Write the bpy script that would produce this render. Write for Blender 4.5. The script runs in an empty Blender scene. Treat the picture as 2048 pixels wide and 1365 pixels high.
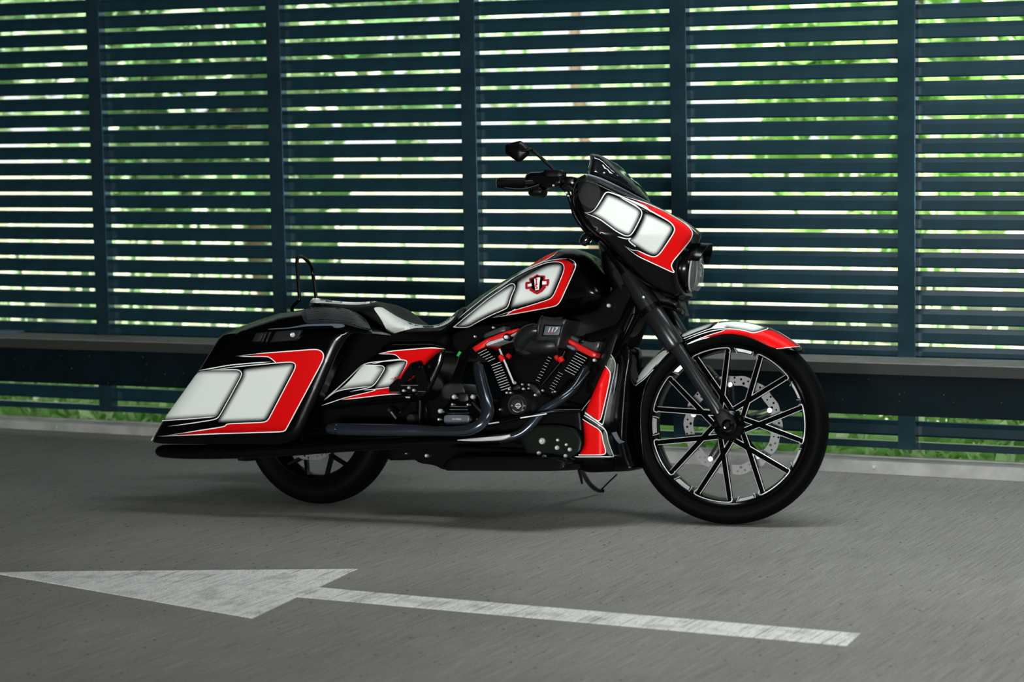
import bpy, bmesh, math, random
import numpy as np
from mathutils import Vector, Matrix
from mathutils.bvhtree import BVHTree
from mathutils.geometry import delaunay_2d_cdt

random.seed(7); rng = np.random.default_rng(7)
PI = math.pi
scene = bpy.context.scene
COL = scene.collection

# ------------------------------------------------------------------ camera
F, PITCH, ROLL = 4752.76, math.radians(5.7212), math.radians(0.9958)
H, U = 1.66, 0.084                      # eye height, louvre pitch in metres
CX, CY = 1024.0, 682.5
cp, sp, cr, sr = math.cos(PITCH), math.sin(PITCH), math.cos(ROLL), math.sin(ROLL)
FW = np.array([0, cp, -sp]); RT = np.array([1.0, 0, 0]); DN = np.array([0, -sp, -cp])
RR = cr * RT + sr * DN; DD = -sr * RT + cr * DN
CAM = np.array([0, 0, H])
cam = bpy.data.cameras.new('camera'); camo = bpy.data.objects.new('camera', cam); COL.objects.link(camo)
cam.sensor_width = 36; cam.sensor_fit = 'HORIZONTAL'; cam.lens = F / 2048 * 36
m = Matrix.Identity(4)
for i in range(3):
    m[i][0] = RR[i]; m[i][1] = -DD[i]; m[i][2] = -FW[i]; m[i][3] = CAM[i]
camo.matrix_world = m
cam.dof.use_dof = True; cam.dof.focus_distance = 9.4; cam.dof.aperture_fstop = 2.6
cam.clip_end = 300
scene.camera = camo

# ------------------------------------------------------------------ world, lights, exposure
scene.view_settings.view_transform = 'Standard'; scene.view_settings.look = 'None'
scene.view_settings.exposure = 0.0; scene.view_settings.gamma = 1.0
scene.view_settings.use_curve_mapping = False
wd = bpy.data.worlds.new('sky'); scene.world = wd; wd.use_nodes = True
bg = wd.node_tree.nodes['Background']
bg.inputs[0].default_value = (0.90, 1.0, 0.97, 1); bg.inputs[1].default_value = 1.25
sun = bpy.data.lights.new('sun', 'SUN'); suno = bpy.data.objects.new('sun', sun); COL.objects.link(suno)
sun.energy = 15.0; sun.angle = math.radians(1.5); sun.color = (1, 0.97, 0.88)
suno.rotation_euler = (math.radians(38), 0, math.radians(-12))
def area(name, loc, target, sx, sy, power, color=(1, 1, 1)):
    l = bpy.data.lights.new(name, 'AREA'); l.shape = 'RECTANGLE'; l.size = sx; l.size_y = sy
    l.energy = power; l.color = color
    o = bpy.data.objects.new(name, l); COL.objects.link(o); o.location = loc
    d = Vector(target) - Vector(loc)
    o.rotation_euler = d.to_track_quat('-Z', 'Y').to_euler()
    return o
area('ceiling_lamp_over_bike', (1.3, 8.95, 3.05), (1.3, 9.0, 0.0), 3.0, 0.3, 60, (0.95, 1, 1))
area('added_frontal_light', (-1.8, -4.8, 0.75), (-0.3, 9.0, 0.8), 3.4, 0.8, 1440, (1, 0.995, 0.965))  # unseen area light added to brighten the white panels from the front
area('added_foreground_light', (3.1, 5.6, 3.0), (3.0, 5.9, 0.0), 1.8, 1.1, 110, (1, 0.99, 0.94))  # unseen area light added to brighten the floor at right front

# ------------------------------------------------------------------ materials
def mat(name, color, rough=0.5, metal=0.0, coat=0.0, spec=0.5, **kw):
    mt = bpy.data.materials.new(name); mt.use_nodes = True
    b = mt.node_tree.nodes['Principled BSDF']
    b.inputs['Base Color'].default_value = (*color, 1)
    b.inputs['Roughness'].default_value = rough
    b.inputs['Metallic'].default_value = metal
    b.inputs['Coat Weight'].default_value = coat
    b.inputs['Coat Roughness'].default_value = 0.04
    b.inputs['Specular IOR Level'].default_value = spec
    for k, v in kw.items(): b.inputs[k.replace('_', ' ')].default_value = v
    return mt
def bsdf(m): return m.node_tree.nodes['Principled BSDF']
def nodes(m): return m.node_tree.nodes, m.node_tree.links
def add_noise_bump(m, scale, strength, dist=0.002, detail=3):
    N, K = nodes(m)
    t = N.new('ShaderNodeTexNoise'); t.inputs['Scale'].default_value = scale; t.inputs['Detail'].default_value = detail
    c = N.new('ShaderNodeTexCoord'); K.new(c.outputs['Object'], t.inputs['Vector'])
    b = N.new('ShaderNodeBump'); b.inputs['Strength'].default_value = strength; b.inputs['Distance'].default_value = dist
    K.new(t.outputs['Fac'], b.inputs['Height']); K.new(b.outputs['Normal'], bsdf(m).inputs['Normal'])
def add_noise_color(m, c1, c2, scale, lo=0.4, hi=0.6, detail=4, coord='Object'):
    N, K = nodes(m)
    t = N.new('ShaderNodeTexNoise'); t.inputs['Scale'].default_value = scale; t.inputs['Detail'].default_value = detail
    c = N.new('ShaderNodeTexCoord'); K.new(c.outputs[coord], t.inputs['Vector'])
    r = N.new('ShaderNodeValToRGB'); r.color_ramp.elements[0].position = lo; r.color_ramp.elements[1].position = hi
    r.color_ramp.elements[0].color = (*c1, 1); r.color_ramp.elements[1].color = (*c2, 1)
    K.new(t.outputs['Fac'], r.inputs['Fac']); K.new(r.outputs['Color'], bsdf(m).inputs['Base Color'])
    return t, r
M = {}
M['black'] = mat('gloss_black_paint', (0.0006, 0.0008, 0.0012), 0.18, 0, 0.0, 0.25)
M['satin'] = mat('satin_black', (0.001, 0.001, 0.0013), 0.34, 0, 0, 0.16)
M['fork'] = mat('satin_black_fork', (0.022, 0.024, 0.027), 0.27, 0.5, 0, 0.45)
M['spoke'] = mat('spoke_black', (0.002, 0.002, 0.0023), 0.5, 0, 0, 0.0)
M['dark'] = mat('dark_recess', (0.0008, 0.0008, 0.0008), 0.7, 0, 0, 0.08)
M['rubber'] = mat('tyre_rubber', (0.0016, 0.0019, 0.0022), 0.6, 0, 0, 0.05); add_noise_bump(M['rubber'], 300, 0.2, 0.0008)
M['vinyl'] = mat('seat_vinyl', (0.0015, 0.0022, 0.003), 0.5, 0, 0, 0.3); add_noise_bump(M['vinyl'], 500, 0.25, 0.0006)
M['white_vinyl'] = mat('white_seat_vinyl', (0.62, 0.66, 0.63), 0.55); add_noise_bump(M['white_vinyl'], 500, 0.15, 0.0006)
M['stripe'] = mat('white_pinstripe_paint', (0.92, 0.95, 0.94), 0.25, 0, 0.5)
M['chrome'] = mat('milled_aluminium', (0.82, 0.84, 0.86), 0.32, 0.45)
M['pipe'] = mat('black_ceramic_pipe', (0.07, 0.09, 0.115), 0.19, 0.85, 0, 0.6)
M['bolt'] = mat('zinc_bolt', (0.75, 0.78, 0.76), 0.35, 0.75)
M['redpart'] = mat('red_anodised', (0.75, 0.008, 0.008), 0.35, 0.15, 0.3)
M['steel'] = mat('brushed_disc_steel', (0.16, 0.165, 0.165), 0.45, 0.3)
M['grey'] = mat('wrinkle_grey_black', (0.009, 0.010, 0.011), 0.4, 0.1); add_noise_bump(M['grey'], 700, 0.4, 0.0006)
M['plate'] = mat('brushed_plate', (0.13, 0.155, 0.19), 0.35, 0.3)
M['glass'] = mat('headlight_glass', (0.75, 0.85, 0.85), 0.05, 0, 0, 0.6, Transmission_Weight=0.9)
M['reflector'] = mat('headlight_reflector', (0.35, 0.42, 0.42), 0.18, 1.0); add_noise_bump(M['reflector'], 60, 0.6, 0.01)
M['smoke'] = mat('smoked_screen', (0.004, 0.006, 0.008), 0.06, 0, 0, 0.8)
M['mirror'] = mat('mirror_glass', (0.7, 0.75, 0.75), 0.03, 1.0)
M['greencap'] = mat('grip_end_cap', (0.12, 0.30, 0.08), 0.3, 0.1)  # green reflection put into the cap's base colour
M['greentag'] = mat('green_fuse_tag', (0.02, 0.35, 0.06), 0.5)

def fade_mat(name, c_full, c_edge, rough, metal=0.0, flake=0.0):
    mt = mat(name, c_full, rough, metal, 0.0, 0.16)
    N, K = nodes(mt)
    a = N.new('ShaderNodeAttribute'); a.attribute_name = 'fade'
    mx = N.new('ShaderNodeMix'); mx.data_type = 'RGBA'
    mx.inputs['A'].default_value = (*c_edge, 1); mx.inputs['B'].default_value = (*c_full, 1)
    K.new(a.outputs['Fac'], mx.inputs['Factor'])
    out = mx.outputs['Result']
    if flake:
        t = N.new('ShaderNodeTexVoronoi'); t.inputs['Scale'].default_value = 900
        c = N.new('ShaderNodeTexCoord'); K.new(c.outputs['Object'], t.inputs['Vector'])
        m2 = N.new('ShaderNodeMix'); m2.data_type = 'RGBA'; m2.blend_type = 'MULTIPLY'; m2.inputs['Factor'].default_value = flake
        K.new(out, m2.inputs['A']); K.new(t.outputs['Color'], m2.inputs['B']); out = m2.outputs['Result']
    K.new(out, bsdf(mt).inputs['Base Color'])
    return mt
M['pearl'] = fade_mat('pearl_white_airbrushed', (0.74, 0.80, 0.77), (0.002, 0.003, 0.004), 0.42)
M['red'] = fade_mat('candy_red_airbrushed', (0.80, 0.003, 0.004), (0.02, 0.0, 0.0), 0.36, 0.1, 0.15)

# slats and posts: dark blue-green powder coat with specks of dust
def powder(name, c):
    mt = mat(name, c, 0.35, 0.0, 0, 0.25)
    N, K = nodes(mt)
    t, r = add_noise_color(mt, c, tuple(x * 1.35 for x in c), 9, 0.35, 0.7)
    v = N.new('ShaderNodeTexNoise'); v.inputs['Scale'].default_value = 90; v.inputs['Detail'].default_value = 1
    rr = N.new('ShaderNodeValToRGB'); rr.color_ramp.elements[0].position = 0.77; rr.color_ramp.elements[1].position = 0.80
    c2 = N.new('ShaderNodeTexCoord'); K.new(c2.outputs['Object'], v.inputs['Vector']); K.new(v.outputs['Fac'], rr.inputs['Fac'])
    mx = N.new('ShaderNodeMix'); mx.data_type = 'RGBA'; mx.inputs['B'].default_value = (0.08, 0.09, 0.09, 1)
    K.new(rr.outputs['Color'], mx.inputs['Factor']); K.new(r.outputs['Color'], mx.inputs['A'])
    K.new(mx.outputs['Result'], bsdf(mt).inputs['Base Color'])
    return mt
M['slat'] = powder('slat_powder_coat', (0.006, 0.025, 0.035))
M['post'] = powder('post_powder_coat', (0.035, 0.085, 0.115)); bsdf(M['post']).inputs['Metallic'].default_value = 0.75; bsdf(M['post']).inputs['Roughness'].default_value = 0.2
M['beam'] = powder('beam_paint', (0.0015, 0.006, 0.008)); bsdf(M['beam']).inputs['Specular IOR Level'].default_value = 0.08; bsdf(M['beam']).inputs['Roughness'].default_value = 0.6
M['cap'] = mat('weathered_steel_cap', (0.16, 0.17, 0.155), 0.75)
add_noise_color(M['cap'], (0.13, 0.14, 0.125), (0.18, 0.19, 0.175), 14, 0.35, 0.65)
M['kerb'] = mat('galvanised_kerb', (0.33, 0.34, 0.33), 0.6); add_noise_color(M['kerb'], (0.27, 0.28, 0.27), (0.36, 0.37, 0.36), 8, 0.4, 0.62)
M['wall'] = mat('dark_concrete', (0.03, 0.03, 0.03), 0.9)
M['blueplastic'] = mat('blue_plastic', (0.05, 0.11, 0.16), 0.4)

# broom-finished concrete; the brush lines run across the drive lane
BR = math.radians(62)
def concrete(name, paint=None):
    mt = mat(name, (0.2, 0.2, 0.19), 0.85, 0, 0, 0.25)
    N, K = nodes(mt)
    geo = N.new('ShaderNodeNewGeometry')
    mp = N.new('ShaderNodeMapping'); mp.vector_type = 'TEXTURE'
    mp.inputs['Rotation'].default_value = (0, 0, BR); mp.inputs['Scale'].default_value = (1.6, 0.040, 1)
    K.new(geo.outputs['Position'], mp.inputs['Vector'])
    br = N.new('ShaderNodeTexNoise'); br.inputs['Scale'].default_value = 6; br.inputs['Detail'].default_value = 6; br.inputs['Roughness'].default_value = 0.65
    K.new(mp.outputs['Vector'], br.inputs['Vector'])
    big = N.new('ShaderNodeTexNoise'); big.inputs['Scale'].default_value = 1.1; big.inputs['Detail'].default_value = 6
    K.new(geo.outputs['Position'], big.inputs['Vector'])
    fine = N.new('ShaderNodeTexNoise'); fine.inputs['Scale'].default_value = 170; fine.inputs['Detail'].default_value = 3
    K.new(geo.outputs['Position'], fine.inputs['Vector'])
    def ramp(src, p0, p1, c0, c1):
        r = N.new('ShaderNodeValToRGB'); r.color_ramp.elements[0].position = p0; r.color_ramp.elements[1].position = p1
        r.color_ramp.elements[0].color = (*c0, 1); r.color_ramp.elements[1].color = (*c1, 1); K.new(src, r.inputs['Fac']); return r.outputs['Color']
    def mul(a, b, f=1.0, mode='MULTIPLY'):
        x = N.new('ShaderNodeMix'); x.data_type = 'RGBA'; x.blend_type = mode
        if isinstance(f, float): x.inputs['Factor'].default_value = f
        else: K.new(f, x.inputs['Factor'])
        K.new(a, x.inputs['A'])
        if isinstance(b, tuple): x.inputs['B'].default_value = (*b, 1)
        else: K.new(b, x.inputs['B'])
        return x.outputs['Result']
    base = ramp(big.outputs['Fac'], 0.3, 0.7, (0.25, 0.25, 0.238), (0.31, 0.31, 0.296))
    base = mul(base, ramp(br.outputs['Fac'], 0.36, 0.62, (0.70, 0.70, 0.70), (1.1, 1.1, 1.1)))
    base = mul(base, ramp(fine.outputs['Fac'], 0.3, 0.5, (0.60, 0.60, 0.60), (1.06, 1.06, 1.06)))
    # small pits and dark crumbs
    pit = N.new('ShaderNodeTexVoronoi'); pit.inputs['Scale'].default_value = 15
    K.new(geo.outputs['Position'], pit.inputs['Vector'])
    pr = ramp(pit.outputs['Distance'], 0.06, 0.095, (1, 1, 1), (0, 0, 0))
    base = mul(base, (0.03, 0.032, 0.03), pr, 'MIX')
    if paint:
        wear = ramp(br.outputs['Fac'], 0.37, 0.46, (0, 0, 0), (1, 1, 1))
        w2 = N.new('ShaderNodeTexNoise'); w2.inputs['Scale'].default_value = 9; w2.inputs['Detail'].default_value = 5
        K.new(geo.outputs['Position'], w2.inputs['Vector'])
        w2c = ramp(w2.outputs['Fac'], 0.34, 0.48, (0.6, 0.6, 0.6), (1, 1, 1))
        wear = mul(wear, w2c)
        wear2 = ramp(fine.outputs['Fac'], 0.34, 0.46, (0.4, 0.4, 0.4), (1, 1, 1))
        wear = mul(wear, wear2)
        x = N.new('ShaderNodeMix'); x.data_type = 'RGBA'; K.new(wear, x.inputs['Factor']); K.new(base, x.inputs['A']); x.inputs['B'].default_value = (*paint, 1)
        base = x.outputs['Result']
    K.new(base, bsdf(mt).inputs['Base Color'])
    bp = N.new('ShaderNodeBump'); bp.inputs['Strength'].default_value = 0.8; bp.inputs['Distance'].default_value = 0.004
    K.new(br.outputs['Fac'], bp.inputs['Height'])
    b2 = N.new('ShaderNodeBump'); b2.inputs['Strength'].default_value = 0.6; b2.inputs['Distance'].default_value = 0.003
    K.new(fine.outputs['Fac'], b2.inputs['Height']); K.new(bp.outputs['Normal'], b2.inputs['Normal'])
    K.new(b2.outputs['Normal'], bsdf(mt).inputs['Normal'])
    return mt
M['floor'] = concrete('broomed_concrete')
M['linepaint'] = concrete('worn_white_road_paint', (0.9, 0.92, 0.9))
M['leaf'] = mat('sunlit_leaf', (0.2, 0.6, 0.15), 0.5)
def leafmat(name, cols):
    mt = bpy.data.materials.new(name); mt.use_nodes = True
    N, K = nodes(mt); N.clear()
    out = N.new('ShaderNodeOutputMaterial'); d = N.new('ShaderNodeBsdfDiffuse'); t = N.new('ShaderNodeBsdfTranslucent'); mx = N.new('ShaderNodeMixShader')
    a = N.new('ShaderNodeAttribute'); a.attribute_name = 'tone'
    r = N.new('ShaderNodeValToRGB'); e = r.color_ramp.elements
    e[0].color = (*cols[0], 1); e[1].color = (*cols[-1], 1)
    for i, c in enumerate(cols[1:-1]): x = e.new((i + 1) / (len(cols) - 1)); x.color = (*c, 1)
    K.new(a.outputs['Fac'], r.inputs['Fac'])
    K.new(r.outputs['Color'], d.inputs['Color']); K.new(r.outputs['Color'], t.inputs['Color'])
    mx.inputs[0].default_value = 0.4
    K.new(d.outputs[0], mx.inputs[1]); K.new(t.outputs[0], mx.inputs[2]); K.new(mx.outputs[0], out.inputs['Surface'])
    return mt
M['leafA'] = leafmat('mixed_green_leaves', [(0.07, 0.22, 0.04), (0.25, 0.52, 0.14), (0.42, 0.70, 0.26), (0.80, 0.90, 0.60)])
M['leafB'] = leafmat('pale_grey_green_leaves', [(0.05, 0.18, 0.07), (0.24, 0.46, 0.20), (0.50, 0.68, 0.42), (0.80, 0.86, 0.70)])
M['trunk'] = mat('bark', (0.16, 0.12, 0.08), 0.9)
M['earth'] = mat('sunlit_ground', (0.5, 0.55, 0.35), 0.95)
add_noise_color(M['earth'], (0.10, 0.15, 0.05), (0.50, 0.50, 0.36), 2.6, 0.40, 0.60, 6)

# ------------------------------------------------------------------ object helpers
def tag(o, label=None, cat=None, group=None, kind=None):
    if label: o['label'] = label
    if cat: o['category'] = cat
    if group: o['group'] = group
    if kind: o['kind'] = kind
    return o
def from_data(name, V, Fc, mats, parent=None, smooth=0, fmat=None, label=None, recalc=False, attr=None):
    me = bpy.data.meshes.new(name)
    me.from_pydata([tuple(map(float, v)) for v in V], [], [tuple(map(int, f)) for f in Fc])
    if not isinstance(mats, (list, tuple)): mats = [mats]
    for x in mats: me.materials.append(x)
    if fmat is not None: me.polygons.foreach_set('material_index', np.array(fmat, dtype=np.int32))
    if attr is not None:
        for k, arr in attr.items():
            a = me.attributes.new(k, 'FLOAT', 'POINT'); a.data.foreach_set('value', np.array(arr, dtype=np.float32))
    if recalc:
        bm = bmesh.new(); bm.from_mesh(me); bmesh.ops.recalc_face_normals(bm, faces=bm.faces); bm.to_mesh(me); bm.free()
    me.update()
    if smooth:
        me.polygons.foreach_set('use_smooth', np.ones(len(me.polygons), dtype=bool))
        if smooth > 1: me.set_sharp_from_angle(angle=math.radians(smooth))
    o = bpy.data.objects.new(name, me); COL.objects.link(o)
    if parent is not None:
        o.parent = parent
    if label: o['label'] = label
    return o
def empty(name, loc=(0, 0, 0), mw=None):
    o = bpy.data.objects.new(name, None); COL.objects.link(o)
    if mw is not None: o.matrix_world = mw
    else: o.location = loc
    o.empty_display_size = 0.1
    return o
def world_ray(x, y): return FW + (x - CX) / F * RR + (y - CY) / F * DD
def floor_pt(x, y, z=0.0):
    v = world_ray(x, y); return CAM + v * ((z - H) / v[2])

# ================================================================== STRUCTURE
fl = from_data('floor', [(-14, -6, 0), (16, -6, 0), (16, 9.0, 0), (-14, 9.0, 0)], [(0, 1, 2, 3)], M['floor'])
tag(fl, kind='structure')
# fence frame: a along the louvres (to the right), b towards the camera
ED = np.array([46.44, -21.9]) ; ED = np.r_[ED / np.linalg.norm(ED), 0]
FN = np.array([ED[1], -ED[0], 0])
P0 = np.r_[np.array([-25.9, 147.54]) * U, 0]
def fen(a, b, z): return P0 + ED * a + FN * b + np.array([0, 0, z])
FM = Matrix(((ED[0], FN[0], 0, P0[0]), (ED[1], FN[1], 0, P0[1]), (0, 0, 1, 0), (0, 0, 0, 1)))
# the floor ends at the kerb line
q1, q2 = fen(-9, 0.12, 0), fen(13, 0.12, 0)
me = fl.data
me.vertices[2].co = q2; me.vertices[3].co = q1
me.vertices[0].co = (q1[0], -6, 0); me.vertices[1].co = (q2[0], -6, 0)
def box_mesh(x0, x1, y0, y1, z0, z1, bev=0.0):
    bm = bmesh.new(); bmesh.ops.create_cube(bm, size=1)
    for v in bm.verts: v.co = Vector(((x0 + x1) / 2 + v.co.x * (x1 - x0), (y0 + y1) / 2 + v.co.y * (y1 - y0), (z0 + z1) / 2 + v.co.z * (z1 - z0)))
    if bev: bmesh.ops.bevel(bm, geom=bm.edges[:], offset=bev, segments=2, affect='EDGES')
    return bm
def bm_obj(name, bm, mt, parent=None, smooth=0, label=None):
    me = bpy.data.meshes.new(name); bmesh.ops.recalc_face_normals(bm, faces=bm.faces); bm.to_mesh(me); bm.free()
    me.materials.append(mt)
    if smooth:
        me.polygons.foreach_set('use_smooth', np.ones(len(me.polygons), dtype=bool)); me.set_sharp_from_angle(angle=math.radians(smooth))
    o = bpy.data.objects.new(name, me); COL.objects.link(o)
    if parent is not None: o.parent = parent
    if label: o['label'] = label
    return o
c = bm_obj('ceiling', box_mesh(-14, 16, -6, 20, 0, 0.25), M['wall']); c.location.z = 3.1; tag(c, kind='structure')
# ceiling follows the fence line
for v in c.data.vertices:
    if v.co.y > 0:
        p = fen((-9 if v.co.x < 0 else 13), -0.3, 0); v.co.x, v.co.y = p[0], p[1]
    else:
        p = fen((-9 if v.co.x < 0 else 13), 0, 0); v.co.x = p[0]
for nm, a in (('wall_left', q1), ('wall_right', q2)):
    w = bm_obj(nm, box_mesh(a[0] - 0.1, a[0] + 0.1, -6, a[1], 0, 3.1), M['wall']); tag(w, kind='structure')
w = bm_obj('wall_front', box_mesh(q1[0], q2[0], -6.2, -6, 0, 3.1), M['wall']); tag(w, kind='structure')

# ---- louvre screen: posts and slats
screen = empty('louvre_screen', mw=FM)
tag(screen, 'tall dark teal louvre screen of horizontal metal slats between posts, behind the motorcycle', 'fence')
STEP = 1.0783
Z0 = H - 13.1227 * U
SC = U / 0.086
A0, DA = 0.041 * SC, 1.0968 * SC
def prism(name, prof, a0, a1, mt, parent, share=None):
    n = len(prof)
    V = [(a0, b, z) for b, z in prof] + [(a1, b, z) for b, z in prof]
    Fc = [tuple(range(n))[::-1], tuple(range(n, 2 * n))] + [(i, (i + 1) % n, n + (i + 1) % n, n + i) for i in range(n)]
    return from_data(name, V, Fc, mt, parent, recalc=True)
hs = 0.0342
prof = [(0.004, -hs), (0.007, -hs + 0.004), (0.001, -hs + 0.007), (0.0, 0.012), (-0.010, hs - 0.003), (-0.016, hs), (-0.020, hs - 0.003), (-0.012, 0.010), (-0.004, 0.004), (-0.003, -hs)]
base_slat = None
PW, PD = 0.080, 0.056
rows = list(range(-1, 30)) + [-4]
K0, K1 = -8, 9                       # post numbers at both ends of the screen
rest_V, rest_F = [], []
for k in range(K0, K1):
    a0 = A0 + DA * k + PW * 0.5
    for r in rows:
        zc = Z0 + (r + 0.5) * U if r >= -1 else Z0 + (-4.5) * U
        if zc > 3.06: continue
        if not (-1 <= k <= 4 and r <= 21):       # beyond the picture: joined into one part
            b_ = len(rest_V); n_ = len(prof)
            rest_V += [(a0, b, zc + z) for b, z in prof] + [(a0 + DA, b, zc + z) for b, z in prof]
            rest_F += [tuple(b_ + i for i in range(n_))[::-1], tuple(b_ + n_ + i for i in range(n_))] + [(b_ + i, b_ + (i + 1) % n_, b_ + n_ + (i + 1) % n_, b_ + n_ + i) for i in range(n_)]
            continue
        if base_slat is None:
            base_slat = prism('slat', prof, 0, DA, M['slat'], screen); s = base_slat
        else:
            s = base_slat.copy(); COL.objects.link(s)
        s.location = (a0, 0, zc)
rest = from_data('outer_slats', rest_V, rest_F, M['slat'], screen, recalc=True); rest['kind'] = 'stuff'
zb = Z0 - 5.0 * U
rail0 = None
for k in range(K0, K1):
    a0 = A0 + DA * k + PW * 0.5
    if rail0 is None: rail0 = prism('bottom_slat', [(0.008, -0.050), (0.008, -0.018), (-0.028, -0.018), (-0.028, -0.050)], 0, DA, M['slat'], screen); s = rail0
    else: s = rail0.copy(); COL.objects.link(s)
    s.location = (a0, 0, zb)
p0 = None
for k in range(K0, K1 + 1):
    if p0 is None:
        p0 = bm_obj('post', box_mesh(0, PW, 0.0, PD, 0.092, 3.09, 0.002), M['post'], screen); s = p0
    else: s = p0.copy(); COL.objects.link(s)
    s.location = (A0 + DA * k, 0, 0)
# ---- crash beam with a capped ledge in front of the posts
SL = 0.0027
def sloped(o):
    for v in o.data.vertices: v.co.z += SL * (v.co.x - 2.15)
beam = empty('crash_barrier', mw=FM)
tag(beam, 'long dark steel crash beam with a weathered grey cap ledge along the louvres', 'barrier')
LW = 0.312
o = bm_obj('cap', box_mesh(-8.7, 12.7, PD, LW, 0.451, 0.502, 0.003), M['cap'], beam, label='weathered grey cap on top of the beam'); sloped(o)
o = bm_obj('cap_lip', box_mesh(-8.7, 12.7, LW + 0.0002, LW + 0.004, 0.451, 0.498, 0.001), mat('shaded_steel_lip', (0.028, 0.031, 0.029), 0.7, 0, 0, 0.2), beam, label='front lip of the cap, shade painted into its dark colour'); sloped(o)  # the lip's unlit look is put into a darker colour
o = bm_obj('beam_face', box_mesh(-8.7, 12.7, PD + 0.02, LW - 0.03, 0.268, 0.4505, 0.003), M['beam'], beam); sloped(o)
kerb = empty('kerb_angle', mw=FM)
tag(kerb, 'low pale grey steel kerb angle bolted along the floor edge', 'kerb')
o = bm_obj('angle', box_mesh(-8.7, 12.7, 0.085, 0.195, -0.02, 0.050, 0.002), M['kerb'], kerb); sloped(o)
o = bm_obj('back_flange', box_mesh(-8.7, 12.7, 0.06, 0.085, -0.02, 0.056), M['kerb'], kerb); sloped(o)
for k in range(-1, 6):
    a = 4.36 * SC + 2.2 * (k - 2)
    bm = bmesh.new(); bmesh.ops.create_cone(bm, segments=12, radius1=0.011, radius2=0.008, depth=0.010, cap_ends=True)
    b_ = bm_obj('bolt', bm, M['bolt'], kerb, 40); b_.rotation_euler = (-PI / 2, 0, 0); b_.location = (a, 0.199, 0.027 + SL * (a - 2.15))
# small blue plastic strip lying on the left end of the ledge
def px_on(x, y, z):
    v = world_ray(x, y); return CAM + v * ((z - H) / v[2])
zt = 0.502 + SL * (-0.6 - 2.15)
V = [px_on(x, y, zt + 0.0005) for x, y in ((-60, 676), (0, 668.5), (48, 664), (58, 658.5), (0, 663), (-60, 668))]
V = V + [v + np.array([0, 0, 0.008]) for v in V]
o = from_data('plastic_strip', V, [(0, 1, 2, 3, 4, 5), (6, 7, 8, 9, 10, 11)] + [(i, (i + 1) % 6, 6 + (i + 1) % 6, 6 + i) for i in range(6)], M['blueplastic'], recalc=True)
tag(o, 'blue-grey plastic strip lying on the left end of the grey ledge', 'strip')

# ---- painted arrow
arrow = [(-30, 1149.5), (0, 1145.5), (80, 1143.5), (715, 1138.5), (636, 1175), (800, 1190), (1721, 1267.5), (1693, 1292), (800, 1212.5), (594, 1194), (504, 1237), (0, 1149)]
V = [floor_pt(x, y, 0.002) for x, y in arrow]
n = len(V); V += [v - np.array([0, 0, 0.0015]) for v in V]
o = from_data('road_arrow', V, [tuple(range(n))] + [(i, (i + 1) % n, n + (i + 1) % n, n + i) for i in range(n)], M['linepaint'])
o.data.validate()
tag(o, 'worn white painted arrow on the concrete floor pointing left', 'road marking')
# ================================================================== OUTSIDE
gnd = from_data('ground', [(-60, 9, -0.25), (60, 4, -0.25), (60, 90, -0.25), (-60, 90, -0.25)], [(0, 1, 2, 3)], M['earth'])
tag(gnd, kind='structure')
def leaves(name, C, ext, n, size, mt, parent=None, tone=(0, 1), cl=0.0, flat=0.5):
    """n folded leaf blades scattered in clumps inside an ellipsoid"""
    C = np.array(C); ext = np.array(ext)
    nc = max(3, n // 60); cc = rng.normal(size=(nc, 3)); cc /= np.linalg.norm(cc, axis=1)[:, None]; cc *= rng.uniform(0.25, 1, (nc, 1)) ** 0.5
    P = cc[rng.integers(0, nc, n)] + rng.normal(size=(n, 3)) * 0.13
    P = C + P * ext
    d = rng.normal(size=(n, 3)); d /= np.linalg.norm(d, axis=1)[:, None]
    e = np.cross(d, rng.normal(size=(n, 3))); e /= np.linalg.norm(e, axis=1)[:, None]
    nn = np.cross(d, e); s = size * rng.uniform(0.6, 1.4, (n, 1))
    V = np.stack([P - d * s, P + e * s * 0.42 + nn * s * 0.1, P + d * s, P - e * s * 0.42 + nn * s * 0.1], 1).reshape(-1, 3)
    i = np.arange(n)[:, None] * 4; Fc = np.concatenate([i + [0, 1, 2], i + [0, 2, 3]]).tolist()
    tn = np.repeat(np.clip(rng.uniform(tone[0], tone[1], n) ** 0.9, 0, 1), 4)
    o = from_data(name, V, Fc, mt, parent, attr={'tone': tn}); o['kind'] = 'stuff'; return o
def tree(x, y, h, w, n, mt, tone, label, name='broadleaf_tree'):
    t = empty(name, (x, y, -0.25)); tag(t, label, 'tree', None)
    P = [np.array([0, 0, 0]), np.array([0.05, 0.1, h * 0.25]), np.array([-0.1, 0, h * 0.5]), np.array([0.1, 0, h * 0.8])]
    V, Fc = sweep(catmull_(P, 4), list(np.linspace(0.10, 0.03, 13)), 8)
    from_data('trunk', V, Fc, M['trunk'], t, 1)
    leaves('foliage', (0, 0, h * 0.6), (w, w * 0.7, h * 0.45), n, 0.17, mt, t, tone)
    return t
def sweep(path, rad, seg=14, cap=True):
    path = [np.array(p, float) for p in path]; n = len(path); V = []; Fc = []
    for i in range(n):
        for j in range(seg):
            an = 2 * PI * j / seg; V.append(path[i] + rad[i] * np.array([math.cos(an), math.sin(an), 0]))
    for i in range(n - 1):
        for j in range(seg): Fc.append((i * seg + j, i * seg + (j + 1) % seg, (i + 1) * seg + (j + 1) % seg, (i + 1) * seg + j))
    return V, Fc
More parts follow.
